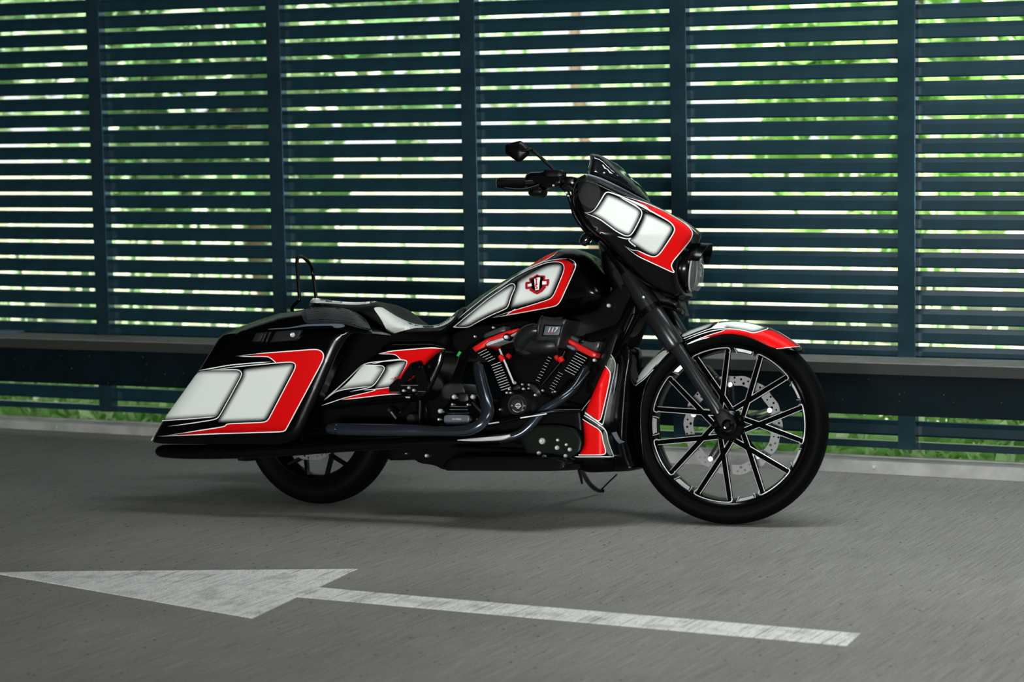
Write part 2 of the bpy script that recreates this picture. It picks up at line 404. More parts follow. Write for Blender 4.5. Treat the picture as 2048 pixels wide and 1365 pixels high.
def catmull_(P, k):
    out = []; n = len(P)
    for i in range(n - 1):
        p0, p1, p2, p3 = P[max(i - 1, 0)], P[i], P[i + 1], P[min(i + 2, n - 1)]
        for j in range(k):
            t = j / k; out.append(0.5 * ((2 * p1) + (-p0 + p2) * t + (2 * p0 - 5 * p1 + 4 * p2 - p3) * t * t + (-p0 + 3 * p1 - 3 * p2 + p3) * t ** 3))
    out.append(P[-1]); return out
tree(-5.2, 20.5, 5.0, 2.0, 3600, M['leafB'], (0.1, 1), 'pale leafy tree beyond the screen at the far left end')
tree(-2.0, 18.0, 4.4, 1.5, 3000, M['leafB'], (0.1, 1), 'loose green tree beyond the screen above the saddlebags')
tree(0.7, 21.5, 4.8, 1.4, 900, M['leafB'], (0.3, 1), 'thin pale tree beyond the screen above the seat')
tree(3.2, 18.5, 4.0, 1.5, 2200, M['leafA'], (0.2, 1), 'bright green tree beyond the screen behind the fairing')
tree(6.0, 20.5, 5.0, 1.4, 1100, M['leafB'], (0.3, 1), 'slender pale tree beyond the screen at the right edge')
# tangled undergrowth right behind the fence foot
ug = empty('undergrowth', (0, 0, -0.25)); o = leaves('leaves', (0, 0, 0.25), (6.4, 0.75, 0.22), 8000, 0.07, M['leafA'], ug, (0.15, 1))
o.location = (0, 13.1, 0); o.rotation_euler = (0, 0, -0.44)
tag(ug, 'tangled low green undergrowth and reed stems beyond the foot of the louvre screen', 'undergrowth')
V, Fc = [], []
for i in range(260):
    x = rng.uniform(-6, 6); y = 13.2 - 0.45 * x + rng.uniform(0.6, 2.6); b = len(V); h = rng.uniform(0.5, 1.3); dx, dy = rng.normal(0, 0.25, 2); w = rng.uniform(0.008, 0.03)
    V += [(x - w, y, -0.25), (x + w, y, -0.25), (x + dx + w, y + dy, -0.25 + h), (x + dx - w, y + dy, -0.25 + h)]; Fc.append((b, b + 1, b + 2, b + 3))
V = [(a_, b_, c_ + 0.25) for a_, b_, c_ in V]
o = from_data('reed_stems', V, Fc, M['leafB'], ug, attr={'tone': rng.uniform(0.3, 1, len(V))}); o['kind'] = 'stuff'
# ================================================================== MOTORCYCLE
LEAN = math.radians(8.0); STEER = math.radians(6.0)
def unit(v): v = np.array(v, float); return v / np.linalg.norm(v)
class Fr:
    def __init__(s, O, eu, et, ew): s.O, s.eu, s.et, s.ew = [np.array(v, float) for v in (O, eu, et, ew)]
    def Q(s, x, y, t=0.0):
        v = world_ray(x, y); k = ((s.O - CAM) @ s.et + t) / (v @ s.et); return CAM + v * k
    def pt(s, u, t, w): return s.O + s.eu * u + s.et * t + s.ew * w
KR, KF = floor_pt(637, 1008), floor_pt(1454, 1049)
_e = unit(KF - KR); _th = np.array([_e[1], -_e[0], 0]); _z = np.array([0, 0, 1.0])
_et = math.cos(LEAN) * _th + math.sin(LEAN) * _z
_ew = math.cos(LEAN) * _z - math.sin(LEAN) * _th
B = Fr(KR, _e, _et, _ew)
_eus = math.cos(STEER) * _e - math.sin(STEER) * _et
_ets = math.sin(STEER) * _e + math.cos(STEER) * _et
S = Fr(KF, _eus, _ets, _ew)
MW = Matrix(((_e[0], -_et[0], _ew[0], KR[0]), (_e[1], -_et[1], _ew[1], KR[1]), (_e[2], -_et[2], _ew[2], KR[2]), (0, 0, 0, 1)))
MWI = np.array(MW.inverted())
bike = empty('motorcycle', mw=MW)
tag(bike, 'black custom touring motorcycle with white and red airbrushed panels leaning on its stand', 'motorcycle')
def loc(P): P = np.atleast_2d(P); return P @ MWI[:3, :3].T + MWI[:3, 3]
TG = {}
def ob(name, Vw, Fc, mats, parent=bike, smooth=40, fmat=None, recalc=True, attr=None, label=None, reg=None):
    if reg: TG[reg] = BVHTree.FromPolygons([tuple(v) for v in Vw], [tuple(map(int, f)) for f in Fc])
    return from_data(name, loc(np.array(Vw)), Fc, mats, parent, smooth, fmat, label, recalc, attr)
def Z(ox, oy, s, pts): return [(ox + x / s, oy + y / s) for x, y in pts]
def dseg(P, poly, closed=True):
    P = np.asarray(P, float); A = np.asarray(poly, float)
    Bq = np.roll(A, -1, 0) if closed else A[1:]
    A_ = A if closed else A[:-1]
    d = np.full(len(P), 1e9)
    for a, b in zip(A_, Bq):
        ab = b - a; L = ab @ ab
        if L < 1e-12: continue
        t = np.clip(((P - a) @ ab) / L, 0, 1)
        d = np.minimum(d, np.hypot(*(P - (a + t[:, None] * ab)).T))
    return d
def inside(P, poly):
    P = np.asarray(P); poly = np.asarray(poly); x, y = P[:, 0], P[:, 1]; r = np.zeros(len(P), bool)
    j = len(poly) - 1
    for i in range(len(poly)):
        xi, yi = poly[i]; xj, yj = poly[j]
        c = ((yi > y) != (yj > y)) & (x < (xj - xi) * (y - yi) / (yj - yi + 1e-12) + xi); r ^= c; j = i
    return r
def chaikin(pts, it=2, closed=True, keep=48):
    P = [np.array(p, float) for p in pts]
    for _ in range(it):
        out = []; n = len(P)
        for i in range(n):
            if not closed and i in (0, n - 1): out.append(P[i]); continue
            a, b, c = P[i - 1], P[i], P[(i + 1) % n]
            v1, v2 = a - b, c - b; l1, l2 = np.linalg.norm(v1), np.linalg.norm(v2)
            if l1 < 1e-6 or l2 < 1e-6: continue
            ang = math.degrees(math.acos(max(-1, min(1, v1 @ v2 / l1 / l2))))
            if ang < keep: out.append(b); continue
            r1, r2 = min(0.25 * l1, 6), min(0.25 * l2, 6)
            out.append(b + v1 / l1 * r1); out.append(b + v2 / l2 * r2)
        P = out
    return P
def dens(pts, g, closed=True):
    out = []; n = len(pts)
    for i in range(n if closed else n - 1):
        a, b = np.array(pts[i], float), np.array(pts[(i + 1) % n], float)
        k = max(1, int(math.ceil(np.linalg.norm(b - a) / g)))
        for j in range(k): out.append(a + (b - a) * j / k)
    if not closed: out.append(np.array(pts[-1], float))
    return out
def tri2d(outline, g, rings=(), holes=()):
    o = np.array(dens(outline, g)); pts = [o]
    area2 = np.sum(o[:, 0] * np.roll(o[:, 1], -1) - np.roll(o[:, 0], -1) * o[:, 1])
    if rings:
        tan = np.roll(o, -1, 0) - np.roll(o, 1, 0); tan /= (np.linalg.norm(tan, axis=1)[:, None] + 1e-9)
        nn = np.stack([-tan[:, 1], tan[:, 0]], 1) * (1 if area2 > 0 else -1)
        for rr_ in rings:
            q = o + nn * rr_; k = inside(q, o) & (dseg(q, o) > rr_ * 0.9); pts.append(q[k])
    mn, mx = o.min(0), o.max(0)
    gx, gy = np.meshgrid(np.arange(mn[0], mx[0], g), np.arange(mn[1], mx[1], g * 0.9)); gx = gx + (np.arange(gx.shape[0]) % 2)[:, None] * g * 0.5
    q = np.stack([gx.ravel(), gy.ravel()], 1); lim = (rings[-1] if rings else 0) + g * 0.5
    if len(q):
        q = q[inside(q, o)]
        if len(q): q = q[dseg(q, o) > lim]; pts.append(q)
    P = np.concatenate(pts); n = len(o)
    vs, es, fs, *_ = delaunay_2d_cdt([Vector(p) for p in P], [(i, (i + 1) % n) for i in range(n)], [], 1, 1e-4)
    V2 = np.array([tuple(v) for v in vs]); Fc = [tuple(f) for f in fs]
    if holes:
        c = np.array([V2[list(f)].mean(0) for f in Fc]); k = np.ones(len(Fc), bool)
        for h in holes: k &= ~inside(c, h)
        Fc = [f for f, kk in zip(Fc, k) if kk]
    return V2, Fc
def bedges(Fc):
    s = {}
    for f in Fc:
        for i in range(len(f)):
            a, b = f[i], f[(i + 1) % len(f)]
            s[(a, b)] = 1
    return [e for e in s if (e[1], e[0]) not in s]
def dome(R, p=2.0): return lambda d: (1 - (1 - np.clip(d / R, 0, 1)) ** p) ** (1 / p)
def shell(name, outline, tf, mt, parent=bike, fr=B, g=6, mode='back', tb=0.0, rings=(1, 2.5, 5), round_=2, label=None, reg=None, smooth=50, dpoly=None, solid=0, keep=48):
    ol = chaikin(outline, round_, keep=keep) if round_ else outline
    V2, Fc = tri2d(ol, g, rings)
    d = dseg(V2, ol) if dpoly is None else dseg(V2, dpoly, False)
    t = tf(V2[:, 0], V2[:, 1], d) if callable(tf) else np.full(len(V2), float(tf))
    W = np.array([fr.Q(x, y, tt) for (x, y), tt in zip(V2, t)]); n = len(W)
    be = bedges(Fc)
    if mode == 'open': V, FF = W, Fc
    elif mode == 'back':
        tbv = tb if np.ndim(tb) else np.full(n, float(tb))
        W2 = W + (tbv - t)[:, None] * fr.et
        V = np.concatenate([W, W2]); FF = Fc + [tuple(n + i for i in f[::-1]) for f in Fc] + [(b, a, n + a, n + b) for a, b in be]
    else:
        W2 = W - 2 * t[:, None] * fr.et
        V = np.concatenate([W, W2]); FF = Fc + [tuple(n + i for i in f[::-1]) for f in Fc]
        if mode == 'mirror': FF += [(b, a, n + a, n + b) for a, b in be if max(abs(t[a]), abs(t[b])) > 1e-5]
    o = ob(name, V, FF, mt, parent, smooth, label=label, reg=reg, recalc=(mode != 'open'))
    if mode in ('mirror', 'mirror_open'):
        bm = bmesh.new(); bm.from_mesh(o.data); bmesh.ops.remove_doubles(bm, verts=bm.verts, dist=1e-5); bmesh.ops.recalc_face_normals(bm, faces=bm.faces); bm.to_mesh(o.data); bm.free()
        o.data.polygons.foreach_set('use_smooth', np.ones(len(o.data.polygons), dtype=bool)); o.data.set_sharp_from_angle(angle=math.radians(smooth))
    if solid:
        md = o.modifiers.new('thickness', 'SOLIDIFY'); md.thickness = solid; md.offset = -1
    return o
def cast(P2, regs, off):
    out = np.full((len(P2), 3), np.nan); dep = np.full(len(P2), np.nan)
    for i, (x, y) in enumerate(P2):
        v = world_ray(x, y); best = None
        for r in regs:
            h = TG[r].ray_cast(Vector(CAM), Vector(unit(v)), 40)
            if h[0] is not None and (best is None or h[3] < best[1]): best = (h, h[3])
        if best:
            h = best[0]; nrm = np.array(h[1])
            if nrm @ v > 0: nrm = -nrm
            p = np.array(h[0]); vv = unit(v)
            out[i] = p + nrm * off * 0.3 - vv * off * 0.7; dep[i] = best[1]
    ok = ~np.isnan(dep)
    if not ok.all():
        idx = np.where(ok)[0]
        for i in np.where(~ok)[0]:
            if len(idx) == 0: break
            j = idx[np.argmin(np.hypot(*(P2[idx] - P2[i]).T))]
            out[i] = CAM + unit(world_ray(*P2[i])) * (dep[j] - off)
    return out
def decal(name, outline, regs, mt, parent, fade='all', fw=9, g=3, off=0.0028, round_=2, label=None, f0=0.0):
    if isinstance(regs, str): regs = [regs]
    ol = chaikin(outline, round_) if round_ else outline
    V2, Fc = tri2d(ol, g, (2,) if fade is not None else ())
    W = cast(V2, regs, off)
    if isinstance(fade, str): d = dseg(V2, ol)
    elif fade: d = np.min([dseg(V2, chaikin(q, round_, False), False) for q in fade], axis=0)
    else: d = np.full(len(V2), 1e3)
    s = np.clip(d / fw, 0, 1); s = f0 + (1 - f0) * s * s * (3 - 2 * s)
    FF = []
    for f in Fc:
        a, b, c = W[f[0]], W[f[1]], W[f[2]]
        nn = np.cross(b - a, c - a); FF.append(f if nn @ (CAM - a) > 0 else f[::-1])
    return ob(name, W, FF, mt, parent, 60, recalc=False, attr={'fade': s}, label=label)
def stripes(name, lines, regs, parent, mt=None, off=0.0042, it=2, label=None):
    if isinstance(regs, str): regs = [regs]
    V, FF = [], []
    for ln in lines:
        w, pts = ln[0], ln[1]; taper = ln[2] if len(ln) > 2 else (1, 1)
        p = np.array(dens(chaikin(pts, it, False, 30), 3.5, False))
        tan = np.gradient(p, axis=0); tan /= (np.linalg.norm(tan, axis=1)[:, None] + 1e-9)
        nn = np.stack([-tan[:, 1], tan[:, 0]], 1)
        L = np.linspace(0, 1, len(p)); ww = w * 0.5 * np.minimum(np.minimum(1, taper[0] + L * 8), np.minimum(1, taper[1] + (1 - L) * 8))
        P = np.concatenate([p + nn * ww[:, None], p - nn * ww[:, None]]); W = cast(P, regs, off)
        k = len(V); n = len(p); V += list(W)
        FF += [(k + i, k + i + 1, k + n + i + 1, k + n + i) for i in range(n - 1)]
    F2 = []
    for f in FF:
        nn = np.cross(V[f[1]] - V[f[0]], V[f[2]] - V[f[0]]); F2.append(f if nn @ (CAM - V[f[0]]) > 0 else f[::-1])
    return ob(name, V, F2, mt or M['stripe'], parent, 60, recalc=False, label=label)
def catmull(P, k=6, closed=False):
    P = [np.array(p, float) for p in P]; out = []
    n = len(P)
    for i in range(n - 1):
        p0, p1, p2, p3 = P[max(i - 1, 0)], P[i], P[i + 1], P[min(i + 2, n - 1)]
        for j in range(k):
            t = j / k
            out.append(0.5 * ((2 * p1) + (-p0 + p2) * t + (2 * p0 - 5 * p1 + 4 * p2 - p3) * t * t + (-p0 + 3 * p1 - 3 * p2 + p3) * t ** 3))
    out.append(P[-1]); return out
def sweep(path, rad, seg=14, cap=True):
    path = [np.array(p) for p in path]; n = len(path)
    T = [unit(path[min(i + 1, n - 1)] - path[max(i - 1, 0)]) for i in range(n)]
    a = np.array([0, 0, 1.0]) if abs(T[0][2]) < 0.9 else np.array([1.0, 0, 0])
    N0 = unit(np.cross(T[0], a)); V = []; Fc = []
    for i in range(n):
        N0 = unit(N0 - (N0 @ T[i]) * T[i]); B0 = np.cross(T[i], N0)
        for j in range(seg):
            an = 2 * PI * j / seg; V.append(path[i] + rad[i] * (math.cos(an) * N0 + math.sin(an) * B0))
    for i in range(n - 1):
        for j in range(seg): Fc.append((i * seg + j, i * seg + (j + 1) % seg, (i + 1) * seg + (j + 1) % seg, (i + 1) * seg + j))
    if cap: Fc += [tuple(range(seg))[::-1], tuple((n - 1) * seg + j for j in range(seg))]
    return V, Fc
def tube(name, pts, r, mt, parent=bike, fr=B, seg=14, k=6, label=None, smooth=50, reg=None):
    W = [fr.Q(x, y, t) for x, y, t in pts]
    rr_ = [r] * len(pts) if np.isscalar(r) else list(r)
    rad = [q * np.linalg.norm(w - CAM) / F for q, w in zip(rr_, W)]
    if k > 1:
        P4 = catmull([np.r_[w, q] for w, q in zip(W, rad)], k); W = [p[:3] for p in P4]; rad = [p[3] for p in P4]
    V, Fc = sweep(W, rad, seg)
    return ob(name, V, Fc, mt, parent, smooth, label=label, reg=reg)
def lathe(C, ax, prof, seg=32, e1=None, a0=0, a1=2 * PI):
    """prof: list of (radius, height along ax)"""
    ax = unit(ax); e1 = unit(np.cross(ax, [0.1, 0.2, 1.0])) if e1 is None else unit(e1 - (e1 @ ax) * ax); e2 = np.cross(ax, e1)
    full = abs(a1 - a0 - 2 * PI) < 1e-6; n = seg if full else seg + 1; V = []; Fc = []
    for r, h in prof:
        for j in range(n):
            an = a0 + (a1 - a0) * j / seg; V.append(C + ax * h + r * (math.cos(an) * e1 + math.sin(an) * e2))
    for i in range(len(prof) - 1):
        for j in range(seg):
            b = (j + 1) % n
            Fc.append((i * n + j, i * n + b, (i + 1) * n + b, (i + 1) * n + j))
    return V, Fc
def disc(name, x, y, t, prof, mt, parent=bike, fr=B, seg=28, label=None, ax=None, reg=None, smooth=35):
    """prof: (radius px, offset towards the viewer in metres) from the middle outwards"""
    C = fr.Q(x, y, t); k = np.linalg.norm(C - CAM) / F
    V, Fc = lathe(C, fr.et if ax is None else ax, [(r * k, h) for r, h in prof], seg)
    return ob(name, V, Fc, mt, parent, smooth, label=label, reg=reg)
BP = {}
def bolt(x, y, t, r, parent=bike, mt=None, fr=B, name='bolt'):
    return disc(name, x, y, t, [(0.02, 0.001), (r * 0.42, 0.001), (r * 0.45, 0.006), (r * 0.85, 0.006), (r, 0.003), (r, -0.008)], mt or M['bolt'], parent, fr, 14)
def slab(name, outline, t0, t1, mt, parent=bike, fr=B, R=2.0, g=8, round_=1, label=None, reg=None, bev=0.004):
    return shell(name, outline, lambda x, y, d: t1 - bev * (1 - dome(R)(d)), mt, parent, fr, g, 'back', t0, (R * 0.4, R), round_, label, reg)
def text_on(name, s, x, y, size_px, t, mt, parent, fr=B, rot=0, shear=0, extr=0.0006):
    cu = bpy.data.curves.new(name, 'FONT'); cu.body = s; cu.size = 1; cu.shear = shear; cu.align_x = 'CENTER'; cu.align_y = 'CENTER'
    to = bpy.data.objects.new('tmp', cu); COL.objects.link(to)
    dg = bpy.context.evaluated_depsgraph_get(); me = to.evaluated_get(dg).to_mesh()
    V = np.array([v.co[:] for v in me.vertices]); Fc = [tuple(p.vertices) for p in me.polygons]; to.to_mesh_clear() if False else None
    bpy.data.objects.remove(to); bpy.data.curves.remove(cu)
    C = fr.Q(x, y, t); k = np.linalg.norm(C - CAM) / F * size_px; c, s_ = math.cos(rot), math.sin(rot)
    W = [C + fr.eu * k * (v[0] * c - v[1] * s_) + fr.ew * k * (v[0] * s_ + v[1] * c) for v in V]
    return ob(name, W, Fc, mt, parent, 0, recalc=False)

# ------------------------------------------------------------------ front wheel
def fit_R(K, fr, ypx):
    lo, hi = 0.2, 0.6
    for _ in range(40):
        R_ = (lo + hi) / 2; P = K + fr.ew * R_; q = P - CAM; y = CY + F * (q @ DD) / (q @ FW)
        if y > ypx: lo = R_
        else: hi = R_
    return R_
RF = fit_R(KF, S, 850.5); CF = KF + S.ew * RF
PXM = F / np.linalg.norm(CF - CAM)
def polar(C, fr, r, deg, t): a = math.radians(deg); return C + r * (math.cos(a) * fr.eu + math.sin(a) * fr.ew) + fr.et * t
def tyre(name, C, fr, R, Ri, hw, parent, grooves=0):
    prof = [(Ri - 0.004, hw * 0.62), (Ri + 0.004, hw * 0.72), (Ri + 0.012, hw * 0.80), (Ri + (R - Ri) * 0.35, hw * 0.97), (Ri + (R - Ri) * 0.55, hw), (Ri + (R - Ri) * 0.72, hw * 0.90), (Ri + (R - Ri) * 0.86, hw * 0.68), (R - 0.003, hw * 0.36), (R, 0)]
    prof = prof + [(r, -h) for r, h in prof[-2::-1]]
    V, Fc = lathe(C, fr.et, prof, 120, fr.eu); n = 120
    o = ob(name, V, Fc, M['rubber'], parent, 40)
    if grooves:      # sipes cut around the shoulder: thin dark wedges laid into the tread
        VV, FF = [], []
        for k in range(grooves):
            a = 360 / grooves * k
            for sd in (1, -1):
                line = [(R - 0.001 - (R - Ri) * f0, hw * tt * sd, a + sd * da) for f0, tt, da in ((0.015, 0.30, 0), (0.06, 0.52, 3.2), (0.15, 0.71, 5.6), (0.27, 0.885, 7.4))]
                P = [polar(C, fr, r + 0.0016, an, h) for r, h, an in line]; P2 = [polar(C, fr, r + 0.0016, an + 0.9 * (1 - abs(i - 1.5) / 2.6), h) for i, (r, h, an) in enumerate(line)]
                b = len(VV); VV += P + P2; FF += [(b + i, b + i + 1, b + 5 + i, b + 4 + i) for i in range(3)]
        ob('tread_groove', VV, FF, M['dark'], parent, 0, recalc=False)['kind'] = 'stuff'
    return o
RIM = 161.5 / PXM
rim_prof = [(RIM - 0.001, 0.040), (RIM, 0.050), (RIM - 0.006, 0.054), (RIM - 0.012, 0.050), (RIM - 0.018, 0.044), (RIM - 0.026, 0.020), (RIM - 0.030, 0.004), (RIM - 0.032, -0.030), (RIM - 0.026, -0.040), (RIM - 0.006, -0.050), (RIM, -0.046), (RIM - 0.010, -0.030), (RIM - 0.016, 0.0), (RIM - 0.010, 0.030), (RIM - 0.001, 0.040)]
V, Fc = lathe(CF, S.et, rim_prof, 140, S.eu)
fwheel = ob('front_wheel', V, Fc, M['black'], bike, 35, label='large black front wheel with milled edges')
tyre('tyre', CF, S, RF, RIM - 0.004, 0.060, fwheel, 26)
def bar(V, Fc, Mi, p, q, w0, w1, z0, z1, fr, bev=0.0028, depth=0.022):
    """bar from p to q (points in the wheel plane, t = z0/z1 of the front face): black face with bright bevels"""
    d = unit(q - p); n = unit(np.cross(fr.et, d)); b = len(V)
    for P, w, zf in ((p, w0, z0), (q, w1, z1)):
        for sx, st in ((-1, -depth), (-1, -bev), (-1 + 2 * bev / w, 0), (1 - 2 * bev / w, 0), (1, -bev), (1, -depth)):
            V.append(P + n * sx * w / 2 + fr.et * (zf + st))
    for i in range(6):
        j = (i + 1) % 6; Fc.append((b + i, b + j, b + 6 + j, b + 6 + i)); Mi.append(1 if i in (1, 3) else 0)
    Fc.append(tuple(b + i for i in range(6))); Fc.append(tuple(b + 6 + i for i in range(5, -1, -1))); Mi += [0, 0]
NODE0 = 54.0
for k in range(7):
    V, Fc, Mi = [], [], []
    th = NODE0 - k * 360 / 7
    J = polar(CF, S, 0.118, th, 0)
    for s in (-1, 1):
        bar(V, Fc, Mi, J, polar(CF, S, RIM - 0.020, th + s * 12.9, 0), 0.024, 0.022, 0.020, 0.026, S)
        bar(V, Fc, Mi, polar(CF, S, 0.058, th + s * 25.7, 0), J, 0.022, 0.024, 0.026, 0.020, S)
    ob('spoke', V, Fc, [M['spoke'], M['chrome']], fwheel, 0, Mi)
    # milled arc window on the rim and ribbed flat between
    arc = [polar(CF, S, RIM - r, th + a, h) for a, r, h in [(-14, 0.036, 0.030), (-15.2, 0.028, 0.040), (-14.6, 0.0185, 0.0475)] + [(a, 0.0165, 0.049) for a in np.linspace(-13, 13, 12)] + [(14.6, 0.0185, 0.0475), (15.2, 0.028, 0.040), (14, 0.036, 0.030)]]
    V, Fc = sweep(arc, [0.0022] * len(arc), 6)
    ob('milled_arc', V, Fc, M['chrome'], fwheel, 60)
    V, Fc = [], []
    mid = th + 180 / 7
    for i in range(5):
        V2, F2 = sweep([polar(CF, S, RIM - 0.0185 - i * 0.0022, mid + a, 0.0455 - i * 0.0062) for a in np.linspace(-6.3 + 0.25 * i, 6.3 - 0.25 * i, 7)], [0.0012] * 7, 5)
        b = len(V); V += V2; Fc += [tuple(b + x for x in f) for f in F2]
    for s in (-1, 1):
        V2, F2 = sweep([polar(CF, S, RIM - r, mid + s * (7.2 + dd), h) for r, h, dd in ((0.017, 0.048, 0), (0.026, 0.022, -0.4), (0.036, 0.014, -1.0))], [0.0016] * 3, 5)
        b = len(V); V += V2; Fc += [tuple(b + x for x in f) for f in F2]
    ob('ribbed_flat', V, Fc, M['chrome'], fwheel, 60)
V, Fc = lathe(CF, S.et, [(0.001, 0.075), (0.020, 0.075), (0.026, 0.070), (0.034, 0.05), (0.050, 0.034), (0.058, 0.030), (0.064, 0.020), (0.064, -0.02), (0.045, -0.06), (0.001, -0.06)], 40)
ob('hub', V, Fc, M['black'], fwheel, 35)
# perforated wave disc on the far side
def wave_disc(C, fr, Ro, Ri, t, parent, lobes=14, ph=0.0):
    A = np.linspace(0, 2 * PI, lobes * 10, endpoint=False); sc = 2000
    ro = Ro + 0.0028 * np.cos(A * lobes); ri = Ri + 0.0016 * np.cos(A * lobes)
    outer = [(r * math.cos(a) * sc, r * math.sin(a) * sc) for r, a in zip(ro, A)]
    inner = [(r * math.cos(a) * sc, r * math.sin(a) * sc) for r, a in zip(ri, A)]
    loops = [inner]; rad = []
    for k in range(lobes):
        for da, f, hr in ((0.0, 0.30, 0.0058), (0.075, 0.68, 0.0048), (-0.085, 0.66, 0.0040), (0.21, 0.30, 0.0036), (0.22, 0.78, 0.0046)):
            a = 2 * PI * k / lobes + da + ph; r = Ri + (Ro - Ri) * f
            loops.append([((r * math.cos(a) + hr * math.cos(b)) * sc, (r * math.sin(a) + hr * math.sin(b)) * sc) for b in np.linspace(0, 2 * PI, 9)[:-1]])
    pts = []; ed = []
    for L in [outer] + loops:
        b = len(pts); pts += L; ed += [(b + i, b + (i + 1) % len(L)) for i in range(len(L))]
    vs, es, fs, *_ = delaunay_2d_cdt([Vector(p) for p in pts], ed, [], 1, 1e-4)
    V2 = np.array([tuple(v) for v in vs]); Fc = [tuple(f) for f in fs]
    c = np.array([V2[list(f)].mean(0) for f in Fc]); kk = inside(c, outer)
    for L in loops: kk &= ~inside(c, L)
    Fc = [f for f, q in zip(Fc, kk) if q]; V2 = V2 / sc; n = len(V2)
    W = np.array([C + fr.eu * x + fr.ew * y + fr.et * t for x, y in V2]); W2 = W - fr.et * 0.005
    be = bedges(Fc)
    return ob('brake_disc', list(W) + list(W2), Fc + [tuple(n + i for i in f[::-1]) for f in Fc] + [(b, a, n + a, n + b) for a, b in be], M['steel'], parent, 0, label='perforated grey steel brake disc')
bd = wave_disc(CF, S, 0.196, 0.158, -0.062, fwheel)
for k in range(5):
    th = 95 + 72 * k; V, Fc, Mi = [], [], []
    for s in (-1, 1):
        bar(V, Fc, Mi, polar(CF, S, 0.05, th + s * 14, 0), polar(CF, S, 0.160, th + s * 3.2, 0), 0.012, 0.010, -0.05, -0.056, S, 0.001, 0.008)
    C1 = polar(CF, S, 0.160, th, -0.054); V2, F2 = lathe(C1, S.et, [(0.001, 0.004), (0.004, 0.004), (0.0045, 0.008), (0.010, 0.008), (0.011, 0.0), (0.001, 0)], 14)
    ob('disc_carrier', V, Fc, M['satin'], bd, 0); ob('disc_bolt', V2, F2, M['bolt'], bd, 30)
# ------------------------------------------------------------------ rear wheel
RRr = fit_R(KR, B, 852); CR = KR + B.ew * RRr; RIMr = RRr * 0.70
V, Fc = lathe(CR, B.et, [(RIMr, 0.068), (RIMr - 0.004, 0.074), (RIMr - 0.012, 0.072), (RIMr - 0.02, 0.05), (RIMr - 0.024, 0), (RIMr - 0.02, -0.06), (RIMr - 0.01, -0.07), (RIMr, -0.068), (RIMr - 0.008, 0), (RIMr, 0.068)], 90)
rw = ob('rear_wheel', V, Fc, M['satin'], bike, 35)
tyre('tyre', CR, B, RRr, RIMr, 0.092, rw, 0)
for k in range(7):
    V, Fc, Mi = [], [], []; th = -62 + k * 360 / 7; J = polar(CR, B, 0.14, th, 0)
    bar(V, Fc, Mi, polar(CR, B, 0.03, th, 0), J, 0.022, 0.018, 0.045, 0.035, B)
    for s in (-1, 1): bar(V, Fc, Mi, J, polar(CR, B, RIMr - 0.015, th + s * 14, 0), 0.016, 0.014, 0.035, 0.05, B)
    ob('spoke', V, Fc, [M['satin'], M['satin']], rw, 0, Mi)
wave_disc(CR, B, 0.145, 0.10, 0.085, rw, 10)
V, Fc = lathe(CR, B.et, [(0.001, 0.10), (0.03, 0.10), (0.045, 0.05), (0.045, -0.1), (0.001, -0.1)], 24)
ob('hub', V, Fc, M['satin'], rw, 35)
# ------------------------------------------------------------------ saddlebag (near side) with lid
bag_ol = [(302, 884.5), (325, 842), (399, 739), (437, 677), (449, 668), (560, 661), (672, 654), (735, 660), (700, 668), (679, 700), (628, 815), (604, 866), (590, 882), (560, 890), (420, 889), (320, 888)]
bag = shell('saddlebag', bag_ol, lambda x, y, d: 0.405 + 0.028 * dome(26)(d) - 0.020 * np.clip((x - 560) / 130, 0, 1) ** 2, M['black'], tb=0.34, rings=(1, 3, 7, 13), reg='bag', keep=20, label='black saddlebag with white panels inside a red band')
inner = [(330, 884), (410, 748), (455, 680), (660, 668), (640, 720), (590, 830), (560, 884)]
shell('bag_inner', inner, 0.34, M['black'], bag, tb=0.17, round_=1)
def zb(p): return Z(280, 640, 4.55, p)
rl = zb([(1672, 330), (1663, 372), (1335, 985), (1322, 1005), (1290, 1018), (700, 1037), (335, 1049)])
decal('red_band', zb([(1095, 312), (1600, 270), (1645, 280), (1668, 305), (1672, 335), (1660, 375), (1335, 985), (1320, 1008), (1290, 1019), (700, 1037), (335, 1049), (740, 977), (780, 965), (792, 948), (1125, 932), (1155, 920), (1170, 905), (1410, 442), (1411, 405), (1380, 386), (1238, 390), (1187, 345), (1155, 333), (1000, 331)]), 'bag', M['red'], bag, fade=[zb([(1400, 1080), (300, 1100)])], fw=34, f0=0.35)
decal('white_panel', zb([(535, 466), (700, 460), (890, 460), (915, 480), (915, 510), (868, 600), (712, 868), (690, 885), (500, 897), (210, 918)]), 'bag', M['pearl'], bag, fade=[zb([(500, 452), (890, 452), (925, 480), (922, 512), (872, 605), (715, 875), (690, 892), (500, 904), (200, 925)])], fw=12)
decal('white_panel', zb([(935, 445), (1100, 425), (1375, 392), (1400, 402), (1402, 440), (1160, 900), (1128, 924), (700, 940), (722, 890), (885, 600), (935, 510)]), 'bag', M['pearl'], bag, fw=11)
